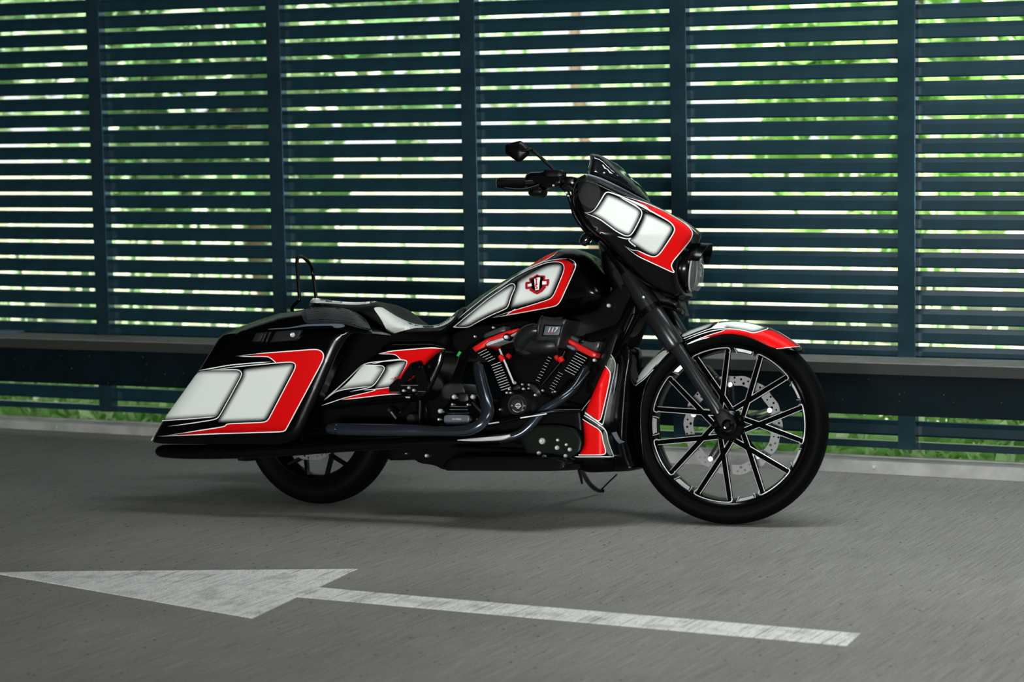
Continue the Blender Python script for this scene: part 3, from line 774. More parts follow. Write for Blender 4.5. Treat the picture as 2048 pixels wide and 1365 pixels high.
stripes('pinstripe', [
 (2.0, zb([(862, 333), (1100, 306), (1600, 268), (1650, 282), (1675, 320), (1664, 372), (1336, 987), (1322, 1010), (1290, 1020), (700, 1038), (150, 1062)]), (0, 0)),
 (1.8, zb([(1240, 392), (1187, 346), (1155, 334), (900, 334)]), (1, 0)),
 (2.0, zb([(530, 465), (800, 415), (1000, 396), (1195, 383)]), (0, 0)),
 (2.0, zb([(620, 462), (900, 425), (1240, 394), (1382, 383), (1416, 402), (1414, 442), (1172, 905), (1155, 922), (1125, 934), (790, 948), (780, 966), (740, 978), (230, 1056)]), (0, 0)),
 (1.8, zb([(610, 460), (895, 453), (926, 478), (924, 512), (874, 605), (722, 880), (690, 908), (460, 944), (250, 972)]), (0, 0)),
 (1.8, zb([(200, 920), (450, 903), (695, 882)]), (1, 0)),
 (0.9, zb([(104, 1100), (155, 1010), (208, 920)]), (1, 1))], 'bag', bag)
# latch plate with lock
for pg in ([(1018, 200), (1052, 122), (1132, 112), (1095, 200), (1060, 200)], [(1098, 205), (1136, 112), (1152, 111), (1112, 206)], [(1136, 208), (1172, 110), (1186, 109), (1150, 208)], [(1180, 205), (1236, 106), (1478, 90), (1425, 180), (1400, 188)]):
    slab('latch_plate', zb(pg), 0.425, 0.440, M['grey'], bag, R=1.2, g=6, round_=0, bev=0.002)
slab('latch_bezel', zb([(1002, 215), (1052, 112), (1495, 84), (1425, 196), (1180, 212)]), 0.41, 0.4335, M['black'], bag, R=1, g=8, round_=0, bev=0.002)
disc('lock', *zb([(1390, 138)])[0], 0.440, [(0.1, 0.002), (1.6, 0.002), (2, 0.007), (3.6, 0.009), (4.6, 0.006), (4.8, 0)], M['chrome'], bag)
def z7(p): return Z(560, 500, 7.582, p)
lid_ol = [(434, 686), (433.5, 680), (449, 666), (500, 646.6), (560, 626.5), (599, 621), (619, 616.5), (654, 614.5), (685, 616.5), (705, 624), (722, 635), (736, 649), (748, 664), (742, 670), (700, 666), (664, 657), (560, 664.5), (480, 671), (446, 682)]
_tx = [430, 500, 560, 620, 660, 705, 736, 750]; _ty = [682, 646, 626, 616, 614, 624, 649, 665]
def lid_t(x, y, d):
    top = np.interp(x, _tx, _ty); bot = np.interp(x, [430, 480, 560, 664, 700, 750], [688, 671, 664, 657, 666, 672])
    f = np.clip((y - top) / np.maximum(bot - top, 4), 0, 1)
    return 0.25 + 0.165 * np.sqrt(1 - (1 - f) ** 2.2) + 0.012 * dome(6)(d)
lid = shell('saddlebag_lid', lid_ol, lid_t, M['black'], tb=0.22, rings=(1, 2.5, 5), reg='lid', keep=20, g=5)
gr = z7([(365, 905), (480, 882), (700, 874), (900, 893), (1090, 932), (1200, 1005), (1290, 1070), (1350, 1160), (1385, 1215), (1250, 1190), (1000, 1092), (860, 1066), (430, 1066), (385, 1000)])
decal('grille_frame', z7([(318, 912), (480, 868), (700, 862), (910, 880), (1110, 922), (1220, 995), (1310, 1065), (1395, 1222), (1240, 1205), (980, 1128), (840, 1112), (400, 1122), (350, 1060), (325, 985)]), 'lid', mat('grille_frame', (0.02, 0.028, 0.036), 0.4, 0.3), lid, fade=None, off=0.003)
gm = decal('speaker_grille', gr, 'lid', M['dark'], lid, fade=None, off=0.0045, label='dark perforated speaker grille')
gl = []
ga = np.array(gr); x0, y0 = ga.min(0); x1, y1 = ga.max(0)
for i in range(60):
    for dx, dy in ((0.6, 1), (-0.5, 1)):
        xs = x0 - 30 + i * 3.4; seg = [(xs + dx * s, y0 + dy * s) for s in np.arange(0, y1 - y0, 1.5)]
        sp = np.array(seg); k = inside(sp, gr)
        if k.sum() > 3: gl.append((0.9, [tuple(q) for q in sp[k]]))
for i in range(16):
    seg = np.array([(s, y0 + i * 3.0 + (s - x0) * 0.06) for s in np.arange(x0, x1, 2)]); k = inside(seg, gr)
    if k.sum() > 3: gl.append((0.9, [tuple(q) for q in seg[k]]))
o = stripes('grille_mesh', gl, 'lid', lid, mt=mat('grille_wire', (0.075, 0.078, 0.082), 0.4, 0.3), off=0.006, it=0); o['kind'] = 'stuff'
decal('lid_trim', z7([(400, 1128), (860, 1118), (980, 1132), (985, 1175), (830, 1190), (800, 1150), (420, 1160), (300, 1172), (150, 1195), (-180, 1212), (-180, 1200), (150, 1180)]), 'lid', M['plate'], lid, fade=None, off=0.003)
# far-side bag: the same pieces mirrored across the bike
def mirror_copy(src, name=None):
    me = src.data.copy()
    if me.materials and me.materials[0] is None: pass
    for v in me.vertices: v.co.y = -v.co.y
    me.flip_normals(); o = bpy.data.objects.new(name or src.name.split('.')[0], me); COL.objects.link(o); o.parent = bike; return o
for q in (bag, lid): mirror_copy(q)

# ------------------------------------------------------------------ exhaust pipes and mufflers
tube('muffler', [(313, 902, .36), (330, 903, .36), (420, 904, .36), (560, 899, .35), (700, 890, .35), (860, 884, .35), (1000, 881, .34)], [6, 13, 15, 15, 14, 12, 10], M['black'])
tube('upper_pipe', [(655, 858, .40), (672, 858.5, .40), (720, 860, .40), (800, 861, .39), (842, 862, .38), (870, 863, .38)], [8, 12, 12.5, 12.5, 11.5, 10], M['pipe'], k=5)
tube('exhaust_tip', [(652, 857, .41), (658, 857, .41), (674, 858, .41)], [3, 8, 11], M['pipe'])
tube('header_pipe', [(953, 728, .20), (957, 740, .24), (965, 775, .29), (973, 806, .33), (975, 826, .35), (965, 846, .37), (943, 859, .38), (915, 863, .38), (868, 863, .38)], [7, 12, 13, 13.5, 13, 12.5, 11.5, 10.5, 10], M['pipe'], label='long curved dark header pipe')
tube('front_header_pipe', [(1172, 735, .16), (1150, 775, .22), (1122, 800, .27), (1088, 822, .30), (1062, 850, .32), (1040, 868, .33), (1010, 877, .34), (960, 881, .34)], [8, 9, 9, 9, 9, 9, 9, 9], M['pipe'])
tube('lower_pipe', [(1020, 872, .37), (1000, 877, .37), (950, 880, .37), (915, 881, .37)], [3, 4.5, 3.5, 1], M['chrome'], label='bright lower edge of the exhaust shield')

# ------------------------------------------------------------------ dark chassis mass under and behind
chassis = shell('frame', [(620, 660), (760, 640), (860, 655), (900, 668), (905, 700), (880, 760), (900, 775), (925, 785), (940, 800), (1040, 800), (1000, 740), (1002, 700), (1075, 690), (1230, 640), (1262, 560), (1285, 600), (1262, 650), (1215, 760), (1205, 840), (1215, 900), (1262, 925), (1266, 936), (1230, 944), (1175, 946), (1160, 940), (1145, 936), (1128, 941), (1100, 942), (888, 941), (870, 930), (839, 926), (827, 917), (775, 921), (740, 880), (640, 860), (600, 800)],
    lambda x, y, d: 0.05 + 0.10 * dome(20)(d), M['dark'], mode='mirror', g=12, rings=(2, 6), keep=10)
slab('footboard', [(888, 925), (905, 915), (1100, 915), (1132, 925), (1128, 941), (1100, 943), (888, 942)], 0.22, 0.40, M['satin'], R=4)
slab('frame_rail', [(775, 880), (900, 892), (1060, 900), (1060, 930), (888, 941), (870, 931), (839, 927), (827, 918), (775, 922)], -0.1, 0.20, M['satin'], R=4)
slab('swingarm', [(560, 862), (800, 868), (880, 880), (880, 905), (760, 900), (600, 890), (560, 882)], 0.12, 0.16, M['satin'], R=4)
bolt(853, 912, .21, 3.5)
bolt(812, 908, .21, 1.4)
tube('frame_tube', [(1280, 622, .13), (1245, 690, .17), (1205, 765, .20), (1163, 822, .22)], 5, M['black'])
tube('crash_bar', [(1268, 630, .15), (1252, 665, .15), (1243, 690, .14)], 4, M['satin'])
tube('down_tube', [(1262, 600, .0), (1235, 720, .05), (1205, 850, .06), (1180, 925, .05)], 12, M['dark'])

# ------------------------------------------------------------------ rear fender between the bags
V, Fc = lathe(CR, B.et, [(RRr + 0.03, 0.115), (RRr + 0.045, 0.11), (RRr + 0.06, 0.08), (RRr + 0.068, 0), (RRr + 0.06, -0.08), (RRr + 0.045, -0.11), (RRr + 0.03, -0.115)], 40, B.eu, math.radians(-65) + PI / 2 - PI, math.radians(115) + PI / 2 - PI + 0)
V = [CR + (v - CR) for v in V]
a0_, a1_ = math.radians(20), math.radians(205)
V, Fc = [], []
prof_f = [(RRr + 0.01, 0.115), (RRr + 0.03, 0.113), (RRr + 0.05, 0.085), (RRr + 0.058, 0), (RRr + 0.05, -0.085), (RRr + 0.03, -0.113), (RRr + 0.01, -0.115)]
NS = 36
for i in range(NS + 1):
    a = math.degrees(a0_ + (a1_ - a0_) * i / NS)
    for r, h in prof_f: V.append(polar(CR, B, r, a, h))
for i in range(NS):
    for j in range(len(prof_f) - 1):
        k = len(prof_f); Fc.append((i * k + j, i * k + j + 1, (i + 1) * k + j + 1, (i + 1) * k + j))
rf = ob('rear_fender', V, Fc, M['black'], bike, 50); md = rf.modifiers.new('thickness', 'SOLIDIFY'); md.thickness = 0.003

# ------------------------------------------------------------------ side cover
def zc(p): return Z(600, 660, 4.875, p)
cov_ol = [(629, 817), (672, 776), (724, 730), (757, 706), (768, 690), (864, 688), (893, 697), (886, 730), (868, 770), (850, 800), (700, 812), (645, 820)]
cov = shell('side_cover', cov_ol, lambda x, y, d: 0.265 + 0.02 * dome(14)(d), M['black'], tb=0.12, rings=(1, 3, 7), reg='cov', keep=20, label='black side cover with white panels and a red flash')
decal('white_panel', zc([(350, 600), (420, 560), (520, 460), (606, 352), (660, 338), (790, 350), (818, 368), (812, 400), (722, 540), (700, 550), (500, 575)]), 'cov', M['pearl'], cov, fade=[zc([(360, 615), (500, 580), (700, 555), (728, 540), (825, 400), (830, 362), (790, 345)])], fw=15)
decal('white_panel', zc([(840, 345), (1000, 300), (1030, 303), (1042, 325), (985, 435), (900, 560), (730, 578), (735, 545), (830, 400), (838, 365)]), 'cov', M['pearl'], cov, fw=12)
decal('red_flash', zc([(770, 235), (900, 205), (1100, 190), (1290, 177), (1400, 190), (1290, 270), (1200, 360), (1180, 420), (1000, 540), (880, 480), (985, 440), (1047, 325), (1038, 300), (985, 292), (935, 240), (850, 236)]), 'cov', M['red'], cov, fade=[zc([(1420, 190), (1300, 280), (1215, 370), (1000, 620)])], fw=16, f0=0.05)
decal('red_flash', zc([(400, 682), (540, 640), (700, 602), (740, 583), (900, 565), (960, 590), (960, 625), (870, 632), (640, 655)]), 'cov', M['red'], cov, fade=None)
stripes('pinstripe', [
 (1.8, zc([(762, 236), (900, 206), (1290, 175), (1420, 190)]), (0, 0)), (1.5, zc([(985, 293), (935, 240), (860, 236), (765, 236)]), (1, 0)),
 (2.0, zc([(150, 756), (350, 590), (500, 450), (606, 345), (680, 320), (985, 292), (1037, 300), (1048, 325), (985, 440)]), (0, 0)),
 (1.6, zc([(610, 345), (800, 348), (828, 370), (815, 405), (725, 545), (640, 575), (480, 605)]), (1, 0)),
 (1.6, zc([(150, 756), (350, 600), (500, 572), (700, 550)]), (0, 0)),
 (1.6, zc([(620, 590), (740, 580), (870, 563)]), (0, 1)), (1.4, zc([(190, 748), (430, 665), (700, 602), (738, 588)]), (0, 1)),
 (1.6, zc([(400, 684), (640, 657), (870, 630), (990, 628)]), (0, 0)), (1.6, zc([(700, 335), (850, 300), (1000, 285)]), (0, 0))], 'cov', cov)
# passenger footboard bracket with an open triangle
def zd(p): return Z(740, 720, 8.53, p)
brk_o = zd([(325, 450), (440, 340), (520, 330), (560, 250), (690, 60), (850, 20), (905, 130), (1000, 400), (985, 440), (960, 560), (345, 565), (325, 545)])
hole = zd([(545, 435), (745, 230), (830, 435)])
V2, Fc = tri2d(brk_o, 4, (), [hole]); W = np.array([B.Q(x, y, 0.315) for x, y in V2]); n = len(W); be = bedges(Fc)
brk = ob('footboard_bracket', list(W) + list(W - 0.02 * B.et), Fc + [tuple(n + i for i in f[::-1]) for f in Fc] + [(b, a, n + a, n + b) for a, b in be], M['satin'], bike, 0)
slab('bracket_cap', zd([(690, 60), (850, 20), (870, 80), (850, 175), (700, 180)]), 0.315, 0.335, M['black'], brk, R=3)
for x, y in ((577, 528), (664, 478), (750, 522)): bolt(*zd([(x, y)])[0], .318, 3.0, brk)
slab('peg_latch', zd([(592, 588), (680, 588), (680, 690), (592, 690)]), 0.30, 0.33, M['satin'], brk, R=1, round_=0)
slab('latch_tongue', zd([(606, 630), (676, 630), (676, 652), (606, 652)]), 0.33, 0.336, M['chrome'], brk, R=0.6, round_=0, bev=0.001)
for ln in ([(345, 553), (510, 553)], [(815, 545), (950, 545)], [(530, 437), (820, 437)]):
    p = zd(ln); tube('bracket_edge', [(p[0][0], p[0][1], .318), (p[1][0], p[1][1], .318)], 0.8, M['steel'], brk, seg=6, k=1)
disc('swingarm_pivot', *zd([(710, 1000)])[0], .22, [(0.1, .01), (8, .01), (9.5, .004), (10, -.03)], M['grey'])
tube('brake_line', [(*zd([(325, 855)])[0], .24), (*zd([(380, 920)])[0], .24), (*zd([(440, 1000)])[0], .22)], 2, M['steel'])
disc('line_fitting', *zd([(325, 855)])[0], .25, [(0.1, .004), (3, .004), (4.4, 0), (4.4, -.02)], M['grey'])
tube('cable', [(*zd([(420, 840)])[0], .2), (*zd([(470, 915)])[0], .22), (*zd([(530, 880)])[0], .22), (*zd([(640, 740)])[0], .2)], 1.6, M['satin'])
tube('cable', [(*zd([(905, 640)])[0], .2), (*zd([(930, 760)])[0], .22), (*zd([(970, 900)])[0], .22), (*zd([(990, 1060)])[0], .2)], 2, M['satin'])
tube('rear_shock', [(842, 770, .17), (838, 865, .18)], 7, M['satin'], k=1)

# ------------------------------------------------------------------ seat
def z6(p): return Z(560, 480, 5.12, p)
seat_ol = [(616.6, 617), (619.6, 605), (627, 596.5), (638, 597.5), (660, 602), (697, 605.5), (722, 605.5), (747, 602.5), (757, 604), (775, 615), (790, 628), (804, 637), (824, 648), (843, 652), (863, 652), (882, 648), (900, 636), (919, 618), (931, 612), (935, 625), (915, 650), (885, 672), (833, 674), (777, 674), (750, 672), (735, 655), (705, 640), (650, 632)]
seat = shell('seat', seat_ol, lambda x, y, d: 0.185 * dome(26, 2.6)(d) * np.where(x > 880, np.clip(1 - (x - 880) / 120, 0.3, 1), 1), M['vinyl'], mode='mirror', g=6, rings=(0.7, 1.6, 3, 6, 10), reg='seat', keep=20, label='black two-up seat with white inserts')
decal('white_insert', z6([(303, 642), (322, 612), (345, 595), (400, 600), (450, 615), (700, 638), (830, 640), (960, 628), (1000, 632), (930, 652), (800, 668), (650, 665), (480, 652), (330, 646)]), 'seat', M['white_vinyl'], seat, fade=None, label='white top strip of the pillion')
decal('white_insert', z6([(955, 700), (1000, 690), (1050, 694), (1110, 735), (1200, 790), (1330, 852), (1450, 878), (1550, 882), (1650, 862), (1740, 802), (1830, 715), (1790, 800), (1720, 862), (1620, 900), (1520, 908), (1400, 902), (1250, 932), (1110, 978), (1082, 900), (1040, 820), (992, 750)]), 'seat', M['white_vinyl'], seat, fade=None, label='white side insert of the rider seat')
stripes('stitching', [(0.7, z6([(985, 755), (1030, 820), (1070, 900), (1100, 970)]))], 'seat', seat, mt=M['grey'])

# ------------------------------------------------------------------ fuel tank
def z2(p): return Z(860, 480, 4.266, p)
tank_ol = [(881, 671), (902, 645), (928, 618), (952, 599), (977, 581), (1000, 566), (1024, 553), (1057, 533), (1090, 513), (1117, 501), (1130, 497.5), (1153, 497.5), (1172, 506), (1188, 519), (1201, 534), (1216, 555), (1224, 572), (1226, 600), (1205, 625), (1150, 637), (1080, 641), (1000, 650), (940, 664), (900, 674)]
tank = shell('fuel_tank', tank_ol, lambda x, y, d: 0.175 * dome(58, 2.3)(d), M['black'], mode='mirror', g=6, rings=(0.6, 1.5, 3, 6, 10, 16), reg='tank', keep=20, label='teardrop fuel tank, black with white panels and a red border')
decal('white_panel', z2([(225, 740), (300, 672), (420, 562), (600, 435), (690, 385), (718, 388), (722, 412), (692, 470), (664, 562), (636, 584), (500, 642), (395, 697), (325, 742)]), 'tank', M['pearl'], tank, fw=9)
decal('white_panel', z2([(740, 352), (900, 258), (1000, 212), (1050, 202), (1105, 200), (1132, 218), (1132, 262), (1046, 468), (1016, 496), (860, 545), (700, 583), (684, 580), (705, 480), (738, 405)]), 'tank', M['pearl'], tank, fw=11)
decal('red_band', z2([(1040, 182), (1110, 168), (1170, 175), (1205, 195), (1235, 235), (1112, 518), (1075, 560), (980, 583), (800, 613), (640, 640), (720, 598), (860, 556), (1022, 506), (1056, 474), (1144, 262), (1142, 216), (1112, 190), (1050, 192)]), 'tank', M['red'], tank, fade=[z2([(1040, 160), (1180, 160), (1250, 195), (1235, 260), (1180, 400)])], fw=8, f0=0.1)
stripes('pinstripe', [
 (1.7, z2([(205, 745), (300, 665), (500, 500), (690, 372), (725, 382), (728, 412), (698, 472), (668, 570), (640, 592), (520, 642), (400, 702), (325, 748), (200, 744)])),
 (1.5, z2([(90, 812), (300, 625), (480, 480), (700, 330), (850, 252), (1000, 193), (1110, 188), (1144, 215), (1146, 262), (1058, 474), (1022, 508), (860, 558), (720, 600), (520, 664)]), (0, 0)),
 (1.8, z2([(1180, 160), (1235, 185), (1247, 230), (1115, 522), (1085, 556), (1050, 570), (800, 616), (530, 664)]), (0, 0)),
 (1.2, z2([(560, 440), (700, 335), (840, 245), (980, 185), (1100, 165), (1180, 162)]), (0, 0)),
 (1.5, z2([(650, 640), (700, 606), (730, 590)]), (0, 1)),
 (1.3, z2([(1098, 96), (1060, 132), (960, 190), (850, 235), (740, 296)]), (0, 0))], 'tank', tank)
decal('red_band', z2([(745, 292), (840, 238), (920, 180), (1000, 128), (1095, 97), (1055, 130), (960, 186), (880, 222)]), 'tank', M['red'], tank, fade=None)
# the tank badge: bar-and-shield outline in red with black and white centre
def z9(p): return Z(1030, 530, 19.5, p)
badge_o = z9([(410, 700), (470, 672), (600, 665), (560, 620), (565, 540), (700, 490), (870, 375), (960, 425), (1160, 425), (1195, 470), (1165, 580), (1340, 560), (1345, 700), (1300, 830), (1200, 830), (1215, 890), (1080, 1050), (880, 1160), (760, 1120), (560, 990), (600, 945), (440, 960), (410, 920)])
badge = decal('tank_badge', badge_o, 'tank', mat('badge_red', (0.42, 0.01, 0.02), 0.3, 0.1), tank, fade=None, round_=0, g=2.5, off=0.006, label='red and black shield badge')
decal('badge_field', z9([(620, 590), (720, 545), (870, 440), (960, 470), (1110, 480), (1110, 590), (1060, 640), (1060, 790), (1090, 850), (960, 980), (870, 1040), (780, 1010), (640, 900), (660, 780), (640, 700)]), 'tank', M['black'], badge, fade=None, round_=0, g=3, off=0.0075)
for pg in ([(500, 770), (650, 735), (668, 840), (505, 865)], [(1075, 650), (1240, 645), (1240, 760), (1070, 780)], [(755, 560), (930, 500), (1000, 505), (970, 720), (945, 980), (800, 1000)]):
    decal('badge_white', z9(pg), 'tank', M['stripe'], badge, fade=None, round_=0, g=3, off=0.009)
stripes('badge_figure', [(1.7, z9([(790, 560), (900, 570)])), (2.2, z9([(850, 560), (850, 770)])), (1.7, z9([(800, 770), (905, 770)])), (2.0, z9([(870, 800), (810, 810), (815, 870), (890, 880), (860, 940), (810, 930)]))], 'tank', badge, mt=M['redpart'], off=0.0105)
tc = shell('tank_console', [(1120, 503), (1135, 499), (1153, 499), (1170, 507), (1186, 520), (1198, 534), (1206, 548), (1196, 545), (1180, 528), (1160, 514), (1140, 510)], lambda x, y, d: 0.02 + 0.04 * dome(5)(d), M['satin'], mode='mirror', g=4, rings=(0.6, 1.5))
# ------------------------------------------------------------------ front fender (turns with the wheel)
def zf(p): return Z(1340, 620, 6.827, p)
outer = zf([(1810, 525), (1760, 488), (1650, 400), (1500, 310), (1350, 240), (1250, 208), (1050, 168), (850, 150), (650, 158), (480, 198), (280, 268), (150, 330), (60, 385)]) + [(1333, 690), (1318, 704), (1303, 720), (1290, 732), (1280, 747), (1267, 773), (1263, 808), (1264, 846), (1270, 890), (1278, 928)]
innr = [(1288, 932), (1284, 895), (1281, 850), (1282, 810), (1291, 770), (1309, 737), (1335, 708), (1358, 697)] + zf([(230, 480), (380, 430), (560, 375), (700, 350), (850, 345), (1050, 375), (1200, 430), (1320, 500), (1440, 548), (1600, 535), (1730, 568), (1790, 553)])
outer_s = chaikin(outer, 2, False)
fend_ol = outer + innr
dmaxw = 30.0
def fend_t(x, y, d): return 0.095 * np.sqrt(np.clip(1 - (1 - np.clip(d / dmaxw, 0, 1)) ** 2, 0, 1))
fend = shell('front_fender', fend_ol, fend_t, M['black'], fr=S, mode='mirror_open', g=4, rings=(0.6, 1.4, 2.6, 4.5), reg='fend', dpoly=outer_s, keep=25, solid=0.003, label='long front fender, white crown over a red flash')
decal('white_panel', zf([(150, 345), (280, 285), (400, 240), (520, 200), (610, 178), (560, 225), (520, 250), (400, 290), (300, 330), (180, 380)]), 'fend', M['pearl'], fend, fade=[zf([(120, 350), (280, 268), (520, 190), (620, 170)]), zf([(600, 190), (520, 260), (300, 345), (170, 395)])], fw=6)
decal('white_panel', zf([(660, 180), (850, 160), (1050, 178), (1230, 222), (1330, 262), (1180, 305), (1130, 310), (1000, 282), (880, 262), (780, 252), (600, 262), (560, 262), (620, 220)]), 'fend', M['pearl'], fend, fade=[zf([(1330, 250), (1160, 322), (1000, 290), (780, 255)])], fw=9)
decal('white_panel', [(1330, 700), (1336, 706), (1318, 724), (1300, 744), (1288, 757), (1272, 768), (1270, 766), (1283, 744), (1303, 722), (1318, 708)], 'fend', M['pearl'], fend, fade=None)
decal('red_flash', zf([(250, 462), (420, 385), (560, 330), (700, 295), (780, 275), (900, 275), (1040, 300), (1130, 325), (1200, 310), (1340, 270), (1480, 315), (1650, 415), (1765, 500), (1600, 515), (1440, 530), (1290, 470), (1150, 400), (1030, 360), (850, 330), (700, 335), (560, 370), (540, 372), (420, 395)]), 'fend', M['red'], fend, fade=[zf([(1380, 255), (1500, 310), (1650, 400), (1790, 510)]), zf([(560, 385), (700, 352), (850, 345), (1040, 372), (1180, 430), (1300, 490)])], fw=7, f0=0.15)
stripes('pinstripe', [
 (1.5, zf([(200, 425), (400, 340), (560, 292), (740, 262), (900, 266), (1040, 292), (1130, 322), (1200, 306), (1345, 262), (1330, 248)]), (0, 1)),
 (1.4, zf([(190, 395), (400, 315), (520, 272), (560, 262), (640, 200), (670, 172)])),
 (1.4, zf([(230, 468), (420, 388), (560, 338), (700, 300), (770, 272)]), (0, 0)),
 (1.8, zf([(230, 475), (400, 408), (550, 373)]), (0, 0)),
 (1.0, zf([(1360, 245), (1500, 315), (1650, 408), (1775, 500)])),
 (1.0, zf([(1450, 533), (1600, 518), (1770, 506)])),
 (1.6, [(1266, 780), (1272, 771), (1288, 760), (1300, 747), (1320, 726), (1340, 708)], (0, 1)), (1.3, [(1345, 698), (1330, 712), (1312, 732)], (1, 0))], 'fend', fend)

# ------------------------------------------------------------------ fork
def fork_leg(side):
    L = []
    def P(x, y, t): return (x, y, t)
    def mk(name, pts, r, mt, k=1, parent=bike, label=None):
        W = [S.Q(x, y, 0.115) for x, y in pts]; rad = [q * np.linalg.norm(w - CAM) / F for q, w in zip(r, W)]
        if side < 0: W = [w - 2 * 0.115 * S.et for w in W]
        if k > 1:
            P4 = catmull([np.r_[w, q] for w, q in zip(W, rad)], k); W = [p[:3] for p in P4]; rad = [p[3] for p in P4]
        V, Fc = sweep(W, rad, 20); return ob(name, V, Fc, mt, parent, 40, label=label)
    a = mk('fork_leg', [(1350, 691), (1352, 694), (1395, 760), (1420, 798), (1432, 817), (1437, 828)], [12, 13, 12.3, 12.3, 12.5, 11], M['fork'])
    mk('fork_cover', [(1303, 621), (1305, 624), (1348, 690), (1351, 694.5)], [20, 22, 20.5, 18.5], M['fork'], 1, a)
    mk('upper_cover', [(1255, 545), (1270, 570), (1300, 615), (1303, 620)], [16, 19, 21.5, 21], M['fork'], 1, a)
    mk('clamp_ring', [(1299, 614), (1305, 624)], [22.5, 22.5], M['satin'], 1, a)
    mk('fork_stem', [(1205, 470), (1258, 550)], [13, 14], M['satin'], 1, a)
    return a
fl_ = fork_leg(1); fork_leg(-1)
slab('axle_clamp', [(1424, 822), (1446, 815), (1462, 836), (1470, 852), (1462, 868), (1446, 866), (1432, 846)], 0.07, 0.135, M['satin'], fl_, fr=S, R=4)
disc('axle_nut', 1455, 851, .135, [(0.1, .012), (5, .012), (7, .004), (12, 0), (13, -.03)], M['black'], fl_, fr=S)
bolt(1450.5, 855.5, .139, 2.6, fl_, fr=S)
tube('brake_line', [(1363, 690, .09), (1385, 722, .09), (1407, 748, .08), (1420, 770, .06)], 2.2, M['satin'], fr=S)
shell('brake_caliper', [(1398, 735), (1412, 728), (1428, 745), (1446, 768), (1440, 782), (1425, 778), (1408, 758)], lambda x, y, d: -0.05 + .03 * dome(4)(d), M['satin'], fr=S, tb=-0.1)
for x, y in ((1410, 747), (1433, 754)): disc('caliper_bolt', x, y, -0.02, [(0.1, .003), (2, .003), (3.5, .0), (4, -.01)], M['grey'], fr=S)
# fork yoke and cables below the fairing
shell('fork_yoke', [(1195, 478), (1240, 520), (1300, 560), (1345, 588), (1362, 598), (1366, 620), (1373, 634), (1364, 632), (1340, 618), (1300, 612), (1270, 622), (1235, 600), (1205, 540)], lambda x, y, d: 0.085 * dome(10)(d), M['satin'], fr=S, mode='mirror', g=7, rings=(1, 3, 6), label='black fork yoke and horn cover')
bolt(1287.5, 594.5, .16, 2.6, fr=S); bolt(1217.5, 611.5, .16, 4.2)
tube('cable', [(1359, 600, .05), (1362, 612, .05), (1370, 625, .05), (1366, 640, .05)], 1.2, M['satin'], fr=S)
slab('frame_neck', [(1120, 636), (1190, 622), (1215, 590), (1240, 562), (1262, 575), (1274, 622), (1252, 664), (1190, 705), (1110, 692)], -0.04, 0.13, M['satin'], R=5)

# ------------------------------------------------------------------ fairing (turns with the fork)
def z1(p): return Z(960, 260, 3.792, p)
fair_ol = z1([(738, 385), (765, 355), (800, 340), (860, 350), (960, 398), (1130, 478), (1290, 558), (1450, 640), (1600, 733), (1665, 782)]) + [(1400, 469), (1386, 476), (1374, 494), (1363, 520), (1359, 548), (1363, 572), (1373, 590), (1366, 594)] + z1([(1500, 1285), (1400, 1262), (1260, 1190), (1120, 1070), (1010, 960), (920, 855), (840, 800), (765, 722), (722, 640), (700, 560), (692, 490), (705, 425)])
def fair_t(x, y, d):
    f = np.clip((x - 1143) / 255, 0, 1)
    low = np.clip((y - 470) / 130, 0, 1)
    return 0.012 + (0.335 - 0.10 * low) * (1 - f ** 1.9) ** 0.62 * (0.55 + 0.45 * dome(14)(d)) * np.clip(d / 3 + 0.85, 0, 1)
fair = shell('fairing', fair_ol, fair_t, M['black'], fr=S, mode='mirror', g=6, rings=(1, 2.5, 5, 9, 13), reg='fair', keep=20, label='black bat-wing fairing with white panels and a red nose band')
decal('speaker_pod', z1([(742, 400), (765, 370), (810, 352), (850, 362), (880, 385), (903, 425), (913, 480), (905, 540), (880, 585), (840, 600), (790, 575), (760, 545), (745, 500)]), 'fair', mat('satin_charcoal', (0.005, 0.006, 0.007), 0.45, 0, 0, 0.15), fair, fade=None, off=0.004)
decal('white_panel', z1([(958, 492), (980, 488), (1060, 520), (1190, 590), (1216, 615), (1214, 655), (1150, 785), (1120, 803), (1030, 762), (940, 690), (868, 648), (845, 636), (885, 605), (925, 545)]), 'fair', M['pearl'], fair, fw=9)
decal('white_panel', z1([(1242, 632), (1290, 637), (1440, 712), (1462, 740), (1458, 772), (1358, 935), (1322, 955), (1270, 938), (1118, 838), (1148, 825), (1180, 790), (1238, 670)]), 'fair', M['pearl'], fair, fw=9)
decal('red_band', z1([(1130, 512), (1250, 556), (1400, 620), (1555, 715), (1598, 760), (1610, 790), (1590, 838), (1455, 1000), (1446, 1040), (1465, 1075), (1380, 1038), (1240, 970), (1175, 925), (1200, 920), (1280, 955), (1325, 968), (1365, 940), (1472, 775), (1476, 738), (1440, 698), (1296, 622), (1270, 590), (1200, 545)]), 'fair', M['red'], fair, fade=[z1([(1000, 440), (1300, 560)]), z1([(1080, 880), (1180, 930)])], fw=14, f0=0.25)
